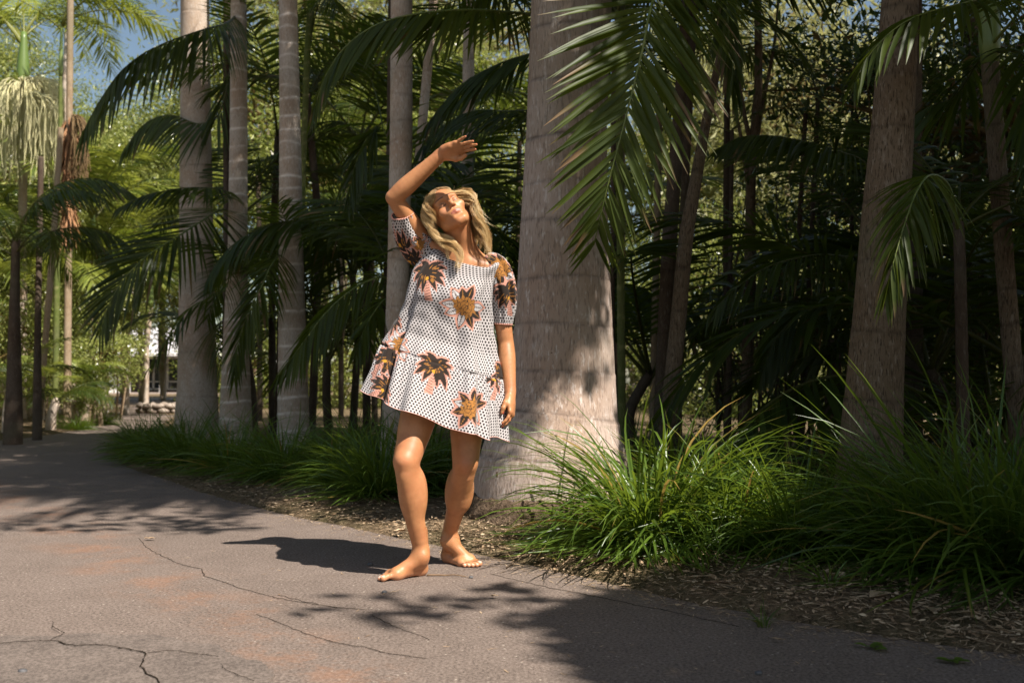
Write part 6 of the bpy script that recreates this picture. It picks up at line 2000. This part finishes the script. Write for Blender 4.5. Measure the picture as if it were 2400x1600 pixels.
scalp_pt = lambda x, y, z: HO + RH @ (nz(np.array([x / 0.074, (y + 0.014) / 0.094, (z - 0.045) / 0.086])) * np.array([0.081, 0.102, 0.095]) + np.array([0, -0.014, 0.045])) * HS
# guides: scalp start in head space (parting slightly off centre), then points of the photograph
LEFT = [
    [scalp_pt(-0.010, 0.080, 0.105), scalp_pt(-0.045, 0.058, 0.085), HP(1013, 468, 4.225), HP(1010, 494, 4.215), HP(1019, 520, 4.215), HP(1026, 540, 4.21)],
    [scalp_pt(-0.010, 0.066, 0.115), scalp_pt(-0.055, 0.036, 0.085), HP(1004, 468, 4.235), HP(999, 498, 4.225), HP(1010, 525, 4.22), HP(1020, 552, 4.215)],
    [scalp_pt(-0.008, 0.035, 0.13), scalp_pt(-0.062, 0.010, 0.08), HP(998, 476, 4.25), HP(994, 505, 4.24), HP(1004, 533, 4.235), HP(1012, 556, 4.235), HP(1040, 572, 4.225), HP(1060, 612, 4.19)],
    [scalp_pt(-0.005, 0.0, 0.13), scalp_pt(-0.07, -0.02, 0.07), HP(1000, 500, 4.27), HP(1003, 535, 4.26), HP(1022, 555, 4.245), HP(1052, 568, 4.225), HP(1070, 600, 4.19), HP(1070, 650, 4.165)],
    [scalp_pt(-0.004, -0.04, 0.12), scalp_pt(-0.07, -0.05, 0.04), HP(1008, 520, 4.29), HP(1020, 548, 4.27), HP(1050, 560, 4.24), HP(1072, 585, 4.205), HP(1078, 618, 4.175), HP(1074, 656, 4.16)],
    [scalp_pt(-0.004, -0.08, 0.10), scalp_pt(-0.05, -0.09, 0.03), HP(1025, 535, 4.32), HP(1038, 556, 4.28), HP(1062, 572, 4.235), HP(1082, 602, 4.20), HP(1084, 640, 4.17)],
]
RIGHT = [
    [scalp_pt(0.004, 0.060, 0.122), scalp_pt(0.046, 0.018, 0.112), HP(1094, 447, 4.25), HP(1110, 479, 4.235), HP(1114, 512, 4.225), HP(1122, 545, 4.235), HP(1132, 584, 4.235), HP(1130, 616, 4.22)],
    [scalp_pt(0.006, 0.045, 0.125), scalp_pt(0.056, 0.010, 0.10), HP(1099, 455, 4.265), HP(1115, 486, 4.255), HP(1124, 520, 4.25), HP(1136, 552, 4.25), HP(1148, 584, 4.245), HP(1146, 620, 4.225)],
    [scalp_pt(0.006, 0.030, 0.13), scalp_pt(0.066, 0.010, 0.07), HP(1104, 472, 4.26), HP(1120, 500, 4.265), HP(1131, 532, 4.27), HP(1145, 562, 4.27), HP(1155, 594, 4.265), HP(1150, 624, 4.24)],
    [scalp_pt(0.006, 0.0, 0.13), scalp_pt(0.07, -0.03, 0.05), HP(1106, 488, 4.29), HP(1118, 520, 4.295), HP(1124, 550, 4.295), HP(1136, 578, 4.285), HP(1140, 600, 4.27)],
    [scalp_pt(0.006, -0.05, 0.11), scalp_pt(0.05, -0.08, 0.02), HP(1104, 508, 4.33), HP(1112, 545, 4.33), HP(1120, 580, 4.325), HP(1128, 604, 4.31)],
    [scalp_pt(0.006, -0.05, 0.11), scalp_pt(0.02, -0.09, 0.02), HP(1090, 520, 4.36), HP(1096, 560, 4.37), HP(1100, 600, 4.37)],
]
FLY = [
    [scalp_pt(0.03, 0.05, 0.11), HP(1098, 455, 4.23), HP(1120, 482, 4.22), HP(1138, 505, 4.215), HP(1160, 518, 4.21)],
    [scalp_pt(0.03, 0.05, 0.11), HP(1092, 450, 4.23), HP(1112, 470, 4.22), HP(1122, 480, 4.215), HP(1120, 478, 4.21)],
    [scalp_pt(0.04, 0.03, 0.10), HP(1104, 470, 4.24), HP(1124, 500, 4.24), HP(1136, 512, 4.24), HP(1152, 526, 4.23)],
    [scalp_pt(0.04, 0.02, 0.09), HP(1108, 480, 4.25), HP(1128, 508, 4.25), HP(1140, 522, 4.25), HP(1170, 540, 4.24)],
]
KS = 26
mb = MB()


def strands(gl, n, sp, wid, wave, var0, resample=True):
    gs = [spline(np.array(g), KS) for g in gl]
    m = len(gs)
    s = np.linspace(0, 1, KS)
    for k in range(n):
        a = rh.uniform(0, m - 1) if m > 1 else 0.0
        i0 = min(int(a), m - 2) if m > 1 else 0
        f = a - i0
        q = gs[i0] * (1 - f) + (gs[i0 + 1] if m > 1 else gs[0]) * f
        lock = math.floor(a * 5.0) / 5.0                       # strands gather in locks
        rl = np.random.default_rng(int(lock * 1000) + 7 + m)
        phs, fq, am = rl.uniform(0, 6.28), rl.uniform(2.4, 3.4), rl.uniform(0.6, 1.1) * wave
        T = nz(np.gradient(q, axis=0))
        B = nz(np.cross(T, [0, 1.0, 0.2]))
        N2 = np.cross(T, B)
        grow_ = np.clip((s - 0.22) / 0.4, 0, 1)
        q = q + B * (am * grow_ * np.sin(phs + fq * 6.28 * s))[:, None] + N2 * (am * 0.8 * grow_ * np.cos(phs + fq * 6.28 * s))[:, None]
        loc = rh.normal(0, 1, 3) * sp
        env = np.interp(s, [0, 0.15, 0.5, 0.85, 1], [0.35, 0.8, 1, 0.9, 1.3])
        q = q + loc[None] * env[:, None] + np.cumsum(rh.normal(0, 0.00035, (KS, 3)), 0)
        e_ = rh.uniform(0.82, 1.0) * (0.90 + 0.10 * rl.uniform(0, 1))
        kk = max(8, int(KS * e_))
        wd = wid * rh.uniform(0.6, 1.3) * np.interp(s[:kk], [0, 0.1, 0.75 * e_, e_], [0.7, 1, 0.8, 0.15])
        V, fs = tube_arrays(q[:kk], wd, 3, caps=False)
        root = np.clip(1 - s[:kk] / 0.30, 0, 1) ** 0.8
        tone = np.clip(rl.uniform(0.0, 1.0) * 0.75 + rh.uniform(-0.1, 0.45) + var0, 0, 1)
        mb.add(V, fs, var=np.full(len(V), tone), dry=np.repeat(root, 3))


strands(LEFT, 2000, 0.0033, 0.00048, 0.0150, 0.05)
strands(RIGHT, 2000, 0.0035, 0.00048, 0.0160, 0.0)
for g in FLY:
    strands([g], 16, 0.0028, 0.0006, 0.003, 0.2)
# short cover over the top of the head from the parting, and strays
for k in range(900):
    sx = -1 if k % 2 else 1
    y0 = rh.uniform(-0.10, 0.084)
    z0 = 0.13 - 0.3 * max(0, y0)
    q = [scalp_pt(0.004 * sx, y0, z0)]
    for u in (0.3, 0.6, 0.85, 1.0):
        q.append(scalp_pt((0.004 + 0.075 * u) * sx, y0 * (1 - 0.1 * u) - 0.018 * u, z0 - 0.13 * u ** 1.6))
    q = spline(np.array(q), 12) + rh.normal(0, 0.0012, 3)
    V, fs = tube_arrays(q, 0.0009 * np.linspace(0.8, 0.5, 12), 3, caps=False)
    s = np.linspace(0, 1, 12)
    mb.add(V, fs, var=np.full(len(V), rh.uniform(0.1, 0.9)), dry=np.repeat(np.clip(1 - s / 0.6, 0, 1), 3))
for k in range(12):
    d = nz(rh.normal(0, 1, 3) * [1, 1, 0.3] + [0, -0.2, 1.0])
    p0 = HO + RH @ (np.array([0, -0.014, 0.045]) + d * [0.077, 0.097, 0.088]) * HS
    v = RH @ d
    q = spline([p0, p0 + v * 0.007 + rh.normal(0, 0.010, 3), p0 + v * rh.uniform(0.0, 0.016) + rh.normal(0, 0.015, 3)], 9)
    V, fs = tube_arrays(q, 0.0004, 3, caps=False)
    mb.add(V, fs, var=0.9, dry=0.2)
t = NT('blonde_hair')
v, r_ = t.attr('var'), t.attr('dry')
c = t.mix(t.ramp(v, 0.0, 0.55, False), (0.24, 0.125, 0.045), (0.55, 0.34, 0.13))
c = t.mix(t.ramp(v, 0.5, 1.0, False), c, (0.78, 0.60, 0.31))
c = t.mix(t.math('MULTIPLY', r_, 0.8), c, (0.17, 0.095, 0.042))
M['hair'] = t.done(t.principled(c, 0.36, 0.5, None, **{'Anisotropic': 0.4}))
hair = obj('hair', mb.mesh('hair', [M['hair']]), person)
hair['label'] = 'long wavy blonde hair with darker roots'
